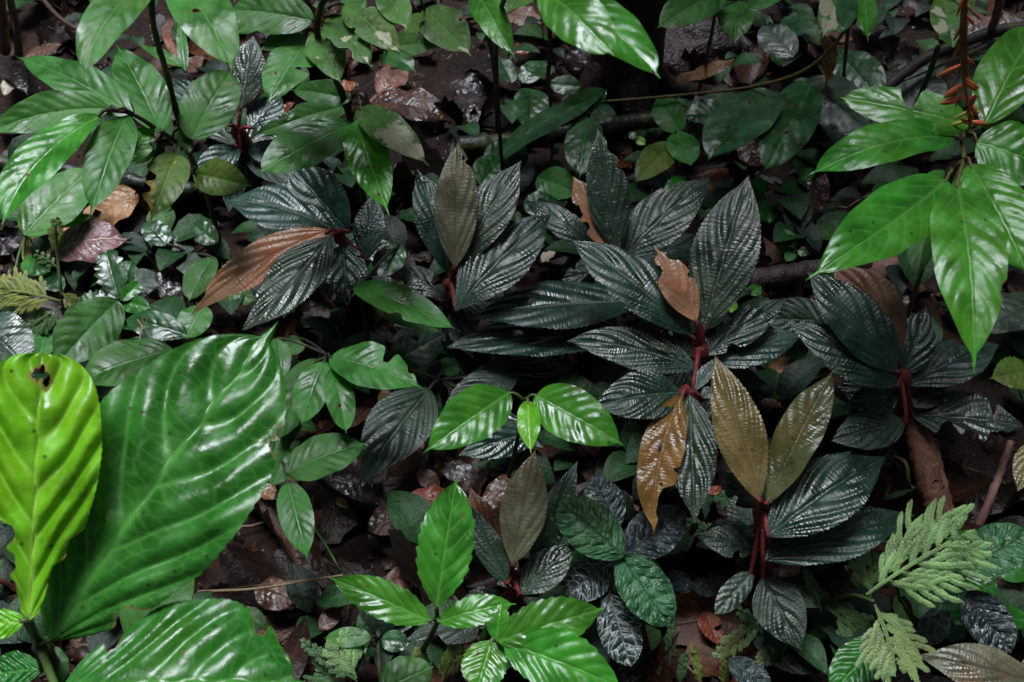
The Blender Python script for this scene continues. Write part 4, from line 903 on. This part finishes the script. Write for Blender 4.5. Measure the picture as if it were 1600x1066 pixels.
plant('quilted_plant', 'quilted oval leaves beside the feathery fronds at right', (1502, 892), .12, [
    D(1506, 890, 1606, 832, 82, 'quilt', z=.15, k=.4, face=.4),
    D(1502, 893, 1437, 942, 76, 'quilt', z=.15, k=.4, face=.4),
    D(1508, 924, 1580, 1020, 70, 'quiltdark', z=.12, k=.4, face=.4),
    D(1478, 950, 1440, 1010, 46, 'quiltdark', z=.09, k=.3),
    D(1492, 950, 1485, 1005, 46, 'glossy', z=.07, k=.3),
], stem='darkstem', sr=.003, stalkr=.0018)
plant('quilted_plant', 'small dark quilted leaf at the bottom, right of the red litter leaf', (1140, 1035), .04, [
    D(1140, 1032, 1204, 1078, 44, 'quiltdark', z=.06, k=.2, face=.4),
], stem='darkstem', sr=.002)
plant('low_herb', 'bright puckered oval leaf at the bottom, under the fronds', (1372, 1000), .05, [
    D(1374, 1000, 1302, 1082, 70, 'bigg', z=.075, k=.3, face=.4, sty='quilt'),
], stem='greenstem', sr=.002)
plant('low_herb', 'smooth green leaves under the quilted leaves at the right edge', (1500, 965), .05, [
    D(1470, 958, 1620, 972, 46, 'bigg', z=.07, k=.1, sty='oval'),
    D(1478, 860, 1540, 838, 36, 'green', z=.06, k=.1, sty='oval'),
    D(1500, 900, 1560, 930, 50, 'bigg', z=.06, k=.1, sty='oval'),
    D(1560, 900, 1620, 880, 40, 'bigg', z=.06, k=.1, sty='oval'),
], stem='greenstem', sr=.002)

# ---- left edge herbs
plant('low_herb', 'grey green and green smooth leaves above the yellow green leaf at left', (190, 545), .06, [
    D(184, 470, 82, 578, 86, 'mid', z=.12, k=.3, face=.4, sty='green', label='grey green pointed leaf'),
    D(270, 545, 112, 605, 66, 'green', z=.115, k=.2, face=.35),
    D(292, 524, 194, 498, 44, 'glossy', z=.08, k=.2, holes=2),
    D(84, 530, 146, 482, 32, 'glossy', z=.09, k=.2),
    D(262, 560, 190, 535, 40, 'glossy', z=.08, k=.2),
    D(70, 520, 60, 570, 44, 'mid', z=.06, k=.2),
    D(72, 480, 45, 535, 46, 'glossy', z=.06, k=.2),
    D(190, 480, 215, 520, 40, 'mid', z=.05, k=.2),
    D(318, 478, 290, 530, 50, 'green', z=.07, k=.3, sty='oval'),
    D(346, 455, 400, 470, 34, 'green', z=.06, k=.2, sty='oval'),
], stem='darkstem', sr=.003, stalk=False)
plant('low_herb', 'greyish sheen leaf at the left edge above the yellow green leaf', (-20, 560), .13, [
    D(-40, 500, 56, 590, 92, 'greydark', z=.15, k=.3, face=.35, sty='green', holes=2),
], stem='darkstem', sr=.003)
plant('lobed_herb', 'dark green herb with scalloped leaves at left', (184, 474), .05, [
    D(186, 468, 166, 392, 54, 'glossy', z=.085, k=.6, sty='lobed', rl=.5, face=.5),
    D(182, 472, 120, 476, 46, 'glossy', z=.08, k=.2, sty='lobed', rl=.5),
    D(190, 470, 218, 442, 28, 'bigg', z=.085, k=.3, sty='lobed', rl=.5),
    D(186, 470, 236, 482, 30, 'bigg', z=.08, k=.2, sty='oval'),
    D(190, 462, 205, 408, 34, 'glossy', z=.075, k=.5, sty='lobed', rl=.5),
    D(192, 462, 245, 425, 50, 'dull', z=.05, k=.2, sty='oval'),
], stem='darkstem', sr=.002)
plant('low_herb', 'dim broad leaf curling beneath the row of ribbed leaves at left', (40, 365), .05, [
    D(38, 368, 144, 262, 74, 'green', z=.10, k=.4, face=.4, sty='oval'),
    D(60, 352, 146, 340, 26, 'green', z=.09, k=.2, sty='serr'),
    D(85, 350, 50, 300, 44, 'mid', z=.09, k=.3),
    D(36, 405, 80, 425, 40, 'green', z=.05, k=.1, sty='oval'),
    D(66, 430, 100, 455, 34, 'glossy', z=.04, k=.1),
    D(20, 445, 58, 450, 26, 'glossy', z=.04, k=.1),
], stem='greenstem', sr=.003)
plant('grass_seedling', 'tiny narrow leaved seedling by the sapling stem, upper left', (290, 112), .05, [
    D(290, 112, 281, 28, 18, 'green', z=.07, k=.6),
    D(286, 106, 216, 70, 18, 'green', z=.07, k=.4),
    D(290, 112, 265, 112, 8, 'green', z=.06, k=.2),
], stem='greenstem', sr=.0015)

# ---- dark glossy understorey at the top middle and right
plant('glossy_herb', 'glossy dark green herb left of the cane end, upper middle', (860, 200), .06, [
    D(830, 140, 828, 208, 58, 'glossy', z=.10, k=.3),
    D(816, 130, 852, 94, 34, 'glossy', z=.07, k=.4),
    D(908, 136, 856, 132, 30, 'glossy', z=.07, k=.2),
    D(800, 130, 780, 90, 30, 'glossy', z=.06, k=.4),
    D(862, 194, 950, 139, 40, 'glossy', z=.10, k=.5, roll=.3),
    D(782, 248, 948, 142, 34, 'glossy', z=.09, k=.4, roll=-.5),
    D(918, 182, 906, 280, 60, 'glossy', z=.11, k=.35),
    D(838, 278, 904, 302, 52, 'mid', z=.06, k=.2, sty='oval'),
    D(760, 262, 825, 230, 60, 'glossy', z=.07, k=.2),
    D(750, 290, 790, 245, 60, 'glossy', z=.07, k=.3),
    D(820, 330, 870, 310, 40, 'glossy', z=.05, k=.2),
], stem='darkstem', sr=.002, stalk=False)
plant('oval_leaf_herb', 'herb with three oval leaves in front of the trunk foot', (1060, 208), .06, [
    D(1062, 206, 1028, 153, 50, 'mid', z=.10, k=.4, sty='oval'),
    D(1056, 206, 1080, 260, 48, 'green', z=.10, k=.3, sty='oval'),
    D(1052, 226, 993, 284, 48, 'yellowed', z=.09, k=.3, sty='oval'),
    D(1138, 180, 1066, 180, 40, 'glossy', z=.08, k=.2, holes=2),
], stem='darkstem', sr=.002)
plant('glossy_herb', 'large shiny dark leaves with holes, upper right', (1245, 140), .10, [
    D(1206, 142, 1104, 256, 84, 'glossy', z=.16, k=.3, face=.35, holes=5, from_=(1225, 130, .13)),
    D(1266, 132, 1192, 272, 80, 'glossy', z=.16, k=.3, face=.35, holes=4),
    D(1256, 130, 1356, 204, 80, 'dull', z=.13, k=.3, sty='oval'),
    D(1312, 84, 1374, 158, 70, 'glossy', z=.14, k=.3),
    D(1290, 150, 1330, 250, 60, 'dull', z=.07, k=.2, sty='oval'),
    D(1390, 110, 1470, 200, 90, 'dull', z=.10, k=.2, sty='oval'),
    D(1380, 160, 1330, 210, 60, 'dull', z=.06, k=.2, sty='oval'),
    D(1240, 90, 1190, 40, 50, 'dull', z=.08, k=.2, sty='oval'),
    D(1225, 60, 1265, 20, 40, 'glossy', z=.07, k=.2),
], stem='darkstem', sr=.003, stalk=False)
plant('lichened_plant', 'hanging leaves crusted with pale lichen at the top right', (1330, -20), .34, [
    D(1312, -16, 1284, 62, 50, 'pale', z=.33, k=.35, torn=2, dmg=[(.5, .2, .2), (.8, 0, .15)]),
    D(1325, -12, 1318, 52, 34, 'glossy', z=.33, k=.3),
    D(1350, -18, 1356, 66, 34, 'bright', z=.33, k=.3),
    D(1488, 75, 1470, -10, 54, 'pale', z=.30, k=.5, dmg=[(.3, -.5, .12), (.6, -.5, .1)], st=False),
    D(1500, -20, 1520, 20, 30, 'yellowed', z=.33, k=.3, st=False),
], stem='darkstem', sr=.003, path=[(1310, 180, 0), (1320, 100, .16), (1330, -20, .34)])
stick('stem', 'pale green leaf stalk left of the red flower spike', [(1415, 205, .08), (1432, 165, .15), (1452, 115, .22), (1466, 74, .29)], .0032, .0036, 'greenstem', 'stem', n=20)
plant('tiny_seedling', 'tiny glossy seedling with round leaves above the broad upright grey leaf', (1195, 310), .05, [
    D(1190, 306, 1180, 278, 30, 'bigg', z=.06, k=.3, sty='oval'),
    D(1192, 312, 1202, 350, 34, 'bigg', z=.06, k=.3, sty='oval'),
], stem='greenstem', sr=.0015)
plant('tiny_seedling', 'tiny wet seedling left of the bright shrub leaves', (1238, 290), .05, [
    D(1252, 284, 1268, 262, 22, 'bigg', z=.06, k=.3, sty='oval'),
    D(1244, 286, 1220, 300, 24, 'bigg', z=.06, k=.3, sty='oval'),
    D(1240, 292, 1246, 330, 24, 'bigg', z=.06, k=.3, sty='oval'),
    D(1254, 288, 1278, 292, 22, 'glossy', z=.06, k=.2),
], stem='greenstem', sr=.0012)
plant('tiny_seedling', 'tiny seedling below the trunk foot', (995, 216), .04, [
    D(994, 216, 982, 208, 16, 'bigg', z=.05, k=.3, sty='oval'), D(994, 216, 1010, 204, 14, 'glossy', z=.05, k=.3), D(995, 217, 1008, 226, 14, 'lime', z=.05, k=.2, sty='oval'),
], stem='greenstem', sr=.001)
plant('tiny_seedling', 'small green seedling left of the back grey leaf pair', (1045, 300), .04, [
    D(1040, 304, 1072, 274, 26, 'bigg', z=.06, k=.3, sty='serr'), D(1042, 300, 1026, 314, 24, 'bigg', z=.06, k=.2, sty='serr'), D(1050, 300, 1060, 318, 20, 'mid', z=.05, k=.2, sty='oval'),
], stem='greenstem', sr=.001)
plant('tiny_seedling', 'tiny dark seedling behind the grey purple branch', (1240, 385), .04, [
    D(1240, 386, 1222, 358, 22, 'mid', z=.06, k=.4, sty='oval'), D(1238, 390, 1212, 384, 20, 'mid', z=.05, k=.2, sty='oval'), D(1242, 386, 1248, 364, 18, 'mid', z=.05, k=.3, sty='oval'), D(1244, 392, 1264, 396, 18, 'glossy', z=.05, k=.2), D(1240, 394, 1228, 408, 18, 'mid', z=.05, k=.2, sty='oval'),
], stem='greenstem', sr=.001)
plant('tiny_seedling', 'bright tiny sprout between the big central plant and the branch', (1148, 470), .06, [
    D(1146, 470, 1142, 490, 16, 'lime', z=.09, k=.2, sty='oval'), D(1170, 460, 1190, 448, 26, 'bigg', z=.05, k=.2, sty='serr'), D(1165, 462, 1150, 445, 24, 'bigg', z=.05, k=.2, sty='serr'),
], stem='greenstem', sr=.001)
plant('low_herb', 'dim oval leaves behind the left dark plant', (300, 400), .04, [
    D(262, 382, 226, 348, 40, 'glossy', z=.06, k=.3), D(300, 372, 270, 400, 40, 'dull', z=.05, k=.2, sty='oval'),
    D(332, 402, 294, 472, 42, 'mid', z=.07, k=.3, sty='oval'), D(340, 380, 300, 350, 36, 'glossy', z=.06, k=.3), D(280, 400, 320, 430, 40, 'dull', z=.05, k=.2, sty='oval'),
], stem='darkstem', sr=.002)
# ---- feathery fronds: flattened branching sprays of tiny scales
def frond(par, base, tip, wpx, mat, bz, tz, face=.4, nb=7, rw=.0045, fork=True, name='frond', bare=.12):
    g = rng(); B = P(*base, bz); T = P(*tip, tz); L = np.linalg.norm(T - B); ax = (T - B) / L; V = nrm(CO - (B + T) / 2)
    N0 = nrm((1 - face) * Z + face * V); N0 = nrm(N0 - ax * N0.dot(ax)); S0 = np.cross(ax, N0)
    W = .5 * wpx * pxsize((B + T) / 2)
    Vs, Fs, Lu, Ve = [], [], [], []; cnt = [0]
    def ribbon(p0, ang, ln, wd, lift, curve):
        # a wiry axis carrying two rows of tiny overlapping scale leaves and a smaller row on top
        n = max(5, int(ln / .0017)); s = np.linspace(0, 1, n)
        a = ang + curve * s; dx = np.cumsum(np.cos(a)) * ln / n; dy = np.cumsum(np.sin(a)) * ln / n
        prof = wd * np.clip(np.minimum(s * 5 + .5, (1 - s) * 4 + .3), 0, 1)
        cx = p0[0] + dx; cy = p0[1] + dy; cz = lift + .10 * ln * np.sin(s * 2.4) - .16 * ln * s ** 2
        for sd, sc_, zz, spread in ((-1, 1, 0, .95), (1, 1, 0, .95), (-1, .5, .0007, .5), (1, .5, .0007, .5)):
            aa = a + sd * (spread + g.normal(0, .06, n)); l_ = prof * sc_ * g.uniform(.88, 1.1, n); w_ = .0011 + 0 * l_
            ex, ey = np.cos(aa), np.sin(aa)
            q0 = np.stack([cx, cy, cz + zz], -1); d_ = np.stack([ex, ey, np.full(n, -.10)], -1); o_ = np.stack([-ey, ex, np.zeros(n)], -1)
            q1 = q0 + d_ * (l_ * .5)[:, None] + o_ * w_[:, None]; q2 = q0 + d_ * l_[:, None]; q3 = q0 + d_ * (l_ * .5)[:, None] - o_ * w_[:, None] + np.array([0, 0, .0005])
            X = np.stack([q0, q1, q2, q3], 1)
            W3 = B + ax * X[..., :1] + S0 * X[..., 1:2] + N0 * X[..., 2:]
            Vs.append(W3.reshape(-1, 3)); Fs.append(np.arange(n * 4).reshape(n, 4) + cnt[0]); cnt[0] += n * 4
            Lu.append(np.concatenate([X[..., :2] * 100, np.zeros((n, 4, 1))], -1).reshape(-1, 3)); Ve.append(np.tile((.6, 0, .1, 0), n))
        return cx, cy, a
    cx, cy, a = ribbon((0, 0), g.uniform(-.1, .1), L, rw * .55, 0, g.uniform(-.15, .15))
    n = len(cx)
    for i in range(nb):
        for sd in (-1, 1):
            f = bare + (1 - bare) * (i + .5 * (sd > 0) + .2) / nb; j = min(n - 1, int(f * n))
            ln = W * (1.1 * np.sin(np.pi * min(1, f * .72 + .24)) + .12) * g.uniform(.8, 1.15); an = a[j] + sd * g.uniform(.6, .85)
            x2, y2, a2 = ribbon((cx[j], cy[j]), an, ln, rw, g.uniform(-.001, .002), -sd * .35)
            if fork and ln > .012:
                for q in range(int(g.integers(4, 7))):
                    s2 = (1 if q % 2 else -1); jj = int(len(x2) * (.12 + .13 * q)) if len(x2) > 6 else 2; jj = min(jj, len(x2) - 1)
                    ribbon((x2[jj], y2[jj]), a2[jj] + s2 * .55, ln * g.uniform(.42, .68), rw * .85, g.uniform(-.001, .001), -s2 * .3)
    Vv = np.vstack(Vs)
    return link(name, mesh(name, Vv - B, np.vstack(Fs), M[mat], {'luv': ('FLOAT_VECTOR', np.vstack(Lu)), 'vuv': ('FLOAT_VECTOR', np.vstack(Lu)), 'vein': ('FLOAT', np.concatenate(Ve)), 'dmg': ('FLOAT', np.zeros(len(Vv)))}), par, B)
def fronds(name, label, root, lst, stem=None):
    e = empty(name, G(*root), label, 'plant')
    for a in lst: frond(e, *a[:6], **(a[6] if len(a) > 6 else {}))
    if stem: tube('stem', [P(*p) for p in stem], .0022, .0018, M['frondg'] if False else M['greenstem'], e, n=16)
    return e
fronds('feathery_plant', 'pale green feathery sprays at the lower right', (1345, 945), [
    ((1352, 930), (1502, 828), 160, 'frond', .13, .20, dict(nb=6, rw=.0038)),
    ((1366, 942), (1400, 1040), 104, 'frond', .135, .11, dict(nb=5, rw=.0038)),
    ((1288, 945), (1352, 1012), 74, 'frondg', .075, .055, dict(nb=4, rw=.0042)),
    ((1360, 935), (1358, 870), 60, 'frond', .09, .12, dict(nb=3, rw=.004)),
], [(1285, 945, .05), (1310, 935, .08), (1335, 930, .095), (1366, 940, .105)])
fronds('feathery_sprig', 'thin upright green sprig under the dark lower right leaf', (1280, 950), [
    ((1284, 958), (1264, 882), 26, 'frondg', .08, .13, dict(nb=7, rw=.0028, fork=False)),
    ((1262, 1030), (1210, 1010), 24, 'frondg', .03, .04, dict(nb=6, rw=.003, fork=False)),
])
fronds('feathery_sprig', 'small green sprays on bare soil below the lower right plant', (1180, 985), [
    ((1196, 965), (1120, 1022), 46, 'frond', .05, .03, dict(nb=6, rw=.0034, fork=False)),
    ((1190, 985), (1160, 955), 30, 'frondg', .05, .05, dict(nb=4, rw=.003, fork=False)),
    ((1200, 1000), (1196, 1034), 34, 'frond', .05, .04, dict(nb=3, rw=.004, fork=False)),
])
fronds('moss_sprig', 'yellow green moss sprigs at the bottom, left of the small quilted leaf', (1095, 1066), [
    ((1095, 1075), (1088, 1010), 18, 'frondy', .02, .05, dict(nb=10, rw=.0022, fork=False)),
    ((1130, 1072), (1132, 1022), 20, 'frondy', .02, .05, dict(nb=8, rw=.0026, fork=False)),
    ((1062, 1072), (1070, 1024), 18, 'frondg', .02, .04, dict(nb=7, rw=.0026, fork=False)),
])
fronds('moss_sprig', 'pale moss sprigs between the silver quilted leaf and bare soil', (1045, 1040), [
    ((1046, 1040), (1044, 968), 24, 'frondg', .03, .06, dict(nb=9, rw=.0022, fork=False)),
    ((1000, 1020), (1040, 1066), 18, 'frondg', .03, .02, dict(nb=8, rw=.002, fork=False)),
])
fronds('feathery_sprig', 'grey green feathery sprays at the bottom, left of the low herb', (530, 1050), [
    ((560, 1066), (474, 1002), 34, 'frondg', .05, .07, dict(nb=8, rw=.003, fork=False)),
    ((558, 1062), (530, 1008), 60, 'frond', .05, .07, dict(nb=5, rw=.0034)),
    ((545, 1075), (500, 1050), 50, 'frondg', .04, .05, dict(nb=5, rw=.003)),
    ((640, 1075), (655, 1040), 26, 'frond', .06, .09, dict(nb=4, rw=.003, fork=False)),
])
fronds('feathery_sprig', 'yellowish feathery sprays under the serrated leaves, bottom centre', (690, 1040), [
    ((690, 1066), (712, 1000), 40, 'frondy', .05, .09, dict(nb=7, rw=.0034, fork=False)),
    ((670, 1060), (652, 1018), 30, 'frondy', .05, .06, dict(nb=5, rw=.003, fork=False)),
])
fronds('feathery_plant', 'yellow green feathery sprays with a mossy stem at the left edge', (95, 480), [
    ((96, 470), (-10, 448), 70, 'frondy', .09, .09, dict(nb=8, rw=.0034)),
    ((98, 478), (30, 520), 60, 'frondg', .085, .06, dict(nb=6, rw=.0034)),
    ((92, 420), (60, 395), 30, 'frondg', .08, .08, dict(nb=4, rw=.003, fork=False)),
    ((94, 455), (126, 485), 34, 'frondy', .08, .06, dict(nb=5, rw=.0034, fork=False)),
    ((88, 400), (84, 345), 34, 'frondy', .09, .13, dict(nb=7, rw=.003, fork=False)),
    ((30, 445), (-20, 430), 30, 'frondy', .08, .08, dict(nb=5, rw=.0034, fork=False)),
], [(100, 490, .03), (95, 450, .07), (90, 400, .10), (86, 350, .14)])
fronds('feathery_sprig', 'dull green scaly sprig left of the lower right red stem', (1150, 800), [
    ((1180, 800), (1125, 772), 44, 'frondg', .06, .05, dict(nb=6, rw=.003, fork=False)),
    ((1140, 850), (1068, 818), 40, 'frondg', .04, .03, dict(nb=7, rw=.003, fork=False)),
])
fronds('feathery_sprig', 'green sprays on the cane left of the copper leaf plant', (440, 205), [
    ((520, 170), (440, 185), 40, 'frondg', .20, .18, dict(nb=7, rw=.0034, fork=False)),
    ((540, 185), (480, 235), 34, 'frondg', .24, .2, dict(nb=6, rw=.003, fork=False)),
])

# ---- fallen leaves one can tell apart
DL = [  # label, base, tip, width, material, z0, z1, extra
    ('tan curled fallen leaf below the hanging ribbed leaf at left', (216, 300), (128, 376), 70, 'tanleaf', .07, .03, dict(arch=.12)),
    ('orange brown fallen leaf left of the purple striped one', (36, 402), (150, 350), 58, 'tanleaf', .02, .04, dict(arch=.1)),
    ('curled purple striped fallen leaf at left', (78, 398), (206, 376), 78, 'stripe', .05, .06, dict(arch=.16, sty='dead')),
    ('white bleached leaf scrap at the left edge', (6, 148), (36, 118), 22, 'paledead', .03, .03, {}),
    ('black wet fallen leaf near the top left edge', (5, 100), (45, 150), 36, 'darkdead', .03, .03, dict(arch=.1)),
    ('pinkish fallen leaf beneath the left hanging leaves', (262, 30), (280, 100), 30, 'pinkdead', .03, .03, {}),
    ('brown folded leaf right of the tiny narrow leaved seedling', (288, 112), (325, 88), 22, 'pinkdead', .03, .05, {}),
    ('long red brown fallen leaf behind the speckled sapling', (575, 158), (705, 192), 52, 'browndead', .03, .02, dict(arch=.1)),
    ('pale brown fallen leaf under the speckled sapling top', (592, 150), (632, 108), 42, 'pinkdead', .03, .03, dict(arch=.1)),
    ('bright rusty leaf scrap beside the speckled sapling stem', (528, 142), (556, 128), 18, 'reddead', .04, .04, {}),
    ('rusty scrap by the red stem at upper left', (440, 175), (460, 160), 14, 'reddead', .04, .05, {}),
    ('wet purplish fallen leaf behind the cane', (690, 130), (762, 160), 50, 'darkdead', .04, .03, dict(arch=.16)),
    ('black wet fallen leaf behind the upright grey brown leaf', (722, 140), (742, 205), 40, 'darkdead', .04, .03, dict(arch=.12)),
    ('pink brown fallen leaf at the top left of the bright hanging leaves', (790, 22), (850, 40), 38, 'pinkdead', .03, .03, dict(arch=.1)),
    ('rusty red leaf left of the bright hanging leaves', (800, 82), (840, 68), 20, 'reddead', .03, .04, {}),
    ('curled yellow leaf below the rock', (1057, 124), (1156, 86), 20, 'tanleaf', .09, .14, dict(bend=.14, arch=.05)),
    ('black upright leaf left of the trunk', (890, 110), (930, 70), 50, 'darkdead', .05, .08, dict(arch=.1)),
    ('brown strip of dead leaf hanging at the upper right', (1288, 52), (1290, 132), 22, 'tanleaf', .24, .14, {}),
    ('pale pink dead leaf with a dark spot at the top right', (1498, 62), (1562, 28), 50, 'pinkdead', .08, .1, dict(dmg=[(.45, .05, .12)])),
    ('rusty brown dead leaf at the top right corner', (1566, 62), (1625, 18), 44, 'browndead', .1, .12, dict(arch=.1)),
    ('pink dead leaf under the dark branch at the top right', (1545, 78), (1590, 60), 34, 'pinkdead', .07, .07, {}),
    ('tall brown dead leaf behind the shiny dark leaves', (1190, 262), (1152, 220), 40, 'browndead', .03, .05, dict(arch=.1)),
    ('reddish brown leaf hanging behind the shiny leaf, upper right', (1270, 335), (1290, 270), 34, 'browndead', .04, .08, {}),
    ('pale star shaped scrap of leaf in the centre', (846, 410), (868, 392), 24, 'paledead', .05, .055, dict(torn=4)),
    ('brown fallen leaf behind the pale scrap in the centre', (868, 400), (910, 380), 34, 'pinkdead', .03, .03, dict(torn=2)),
    ('dark red fallen leaf right of the pale scrap', (880, 425), (935, 412), 26, 'browndead', .03, .03, {}),
    ('round red brown leaf left of the upper centre red stem', (618, 445), (678, 478), 44, 'browndead', .05, .05, dict(sty='oval')),
    ('bright rusty scrap above the leafy seedling', (555, 530), (588, 528), 18, 'reddead', .04, .04, dict(sty='oval')),
    ('pale leaf scrap above the three leaf seedling', (845, 580), (884, 576), 24, 'pinkdead', .05, .055, dict(sty='oval', arch=.1)),
    ('tan fallen leaf below the dark plant at right', (1200, 575), (1270, 580), 34, 'tanleaf', .04, .04, dict(torn=1)),
    ('rusty leaf tip left of the serrated upright leaf', (715, 778), (620, 786), 40, 'reddead', .04, .05, dict(arch=.04, kk=2.0)),
    ('pink brown curled leaf under the left end of the three leaf seedling', (650, 740), (690, 760), 44, 'pinkdead', .04, .03, dict(arch=.14)),
    ('dark purple leaf above the rusty leaf tip', (690, 735), (750, 745), 34, 'darkdead', .04, .04, dict(arch=.14)),
    ('wet brown leaf below the dark blackened stick', (575, 830), (650, 800), 56, 'browndead', .03, .03, dict(arch=.1)),
    ('brown wet leaf with holes left of the silvery upright leaf', (755, 800), (802, 738), 34, 'browndead', .04, .05, dict(holes=3)),
    ('long black wet leaf under the dull dark leaf', (498, 738), (600, 790), 34, 'darkdead', .06, .04, dict(arch=.1)),
    ('tan leaf scrap left of the single hanging leaf', (405, 760), (432, 782), 22, 'tanleaf', .03, .03, {}),
    ('orange scrap above the single hanging leaf', (440, 752), (470, 742), 12, 'tanleaf', .03, .03, {}),
    ('tan scrap under the long dead stick in the centre left', (525, 778), (545, 795), 14, 'tanleaf', .03, .03, {}),
    ('brown leaf under the long pale twig', (400, 920), (470, 945), 52, 'browndead', .02, .02, dict(arch=.1)),
    ('pale brown leaf by the short pinkish stick', (500, 985), (530, 950), 34, 'pinkdead', .03, .03, {}),
    ('tan brown leaf edge right of the serrated upright leaf', (715, 872), (750, 845), 34, 'tanleaf', .03, .04, {}),
    ('brown folded leaf below the serrated upright leaf', (600, 915), (650, 895), 34, 'pinkdead', .04, .03, {}),
    ('dull red fallen leaf on bare soil at the bottom', (1100, 956), (1124, 1010), 46, 'reddead', .02, .018, dict(torn=2, arch=0, sty='serr', res=1.5)),
    ('dark grey fallen leaf below the silver quilted leaf', (1010, 1010), (970, 1075), 56, 'darkdead', .03, .02, dict(arch=.1)),
    ('crimson scrap of leaf right of the grey green hanging leaf', (1106, 772), (1128, 762), 18, 'reddead', .05, .05, {}),
    ('large dark brown dead leaf at the right edge', (1545, 905), (1625, 925), 84, 'browndead', .03, .04, dict(sty='oval')),
    ('orange curled leaf tip right of the thick brown stick', (1486, 815), (1506, 770), 16, 'reddead', .015, .04, {}),
    ('small brown leaf right of the grey purple branch', (1405, 440), (1450, 455), 30, 'reddead', .03, .03, {}),
    ('black fallen leaf beneath the right bright shrub', (1360, 440), (1420, 490), 56, 'darkdead', .04, .04, dict(arch=.1)),
    ('wet dark leaf at the right edge by the thin rusty twig', (1575, 800), (1612, 830), 36, 'darkdead', .02, .02, {}),
    ('pink brown leaf beside the grey quilted leaf', (970, 775), (1000, 800), 28, 'pinkdead', .03, .03, {}),
    ('black wet leaf in front of the curled purple striped leaf', (225, 440), (290, 470), 60, 'darkdead', .03, .02, dict(arch=.12)),
    ('black wet leaf at the left edge below the ribbed leaves', (-10, 400), (40, 360), 60, 'darkdead', .02, .03, dict(arch=.12)),
    ('brown leaf scrap under the right side of the leafy seedling', (590, 628), (612, 610), 16, 'tanleaf', .02, .03, {}),
]
for lb, b, t, wd, mt, z0, z1, ex in DL:
    ex = dict(ex); ex.setdefault('arch', .06)
    o = leaf(None, b, t, wd, mt, z0, tz=z1, name='fallen_leaf', face=ex.pop('face', .3), ground=True, **ex)
    tag(o, lb, 'fallen leaf')
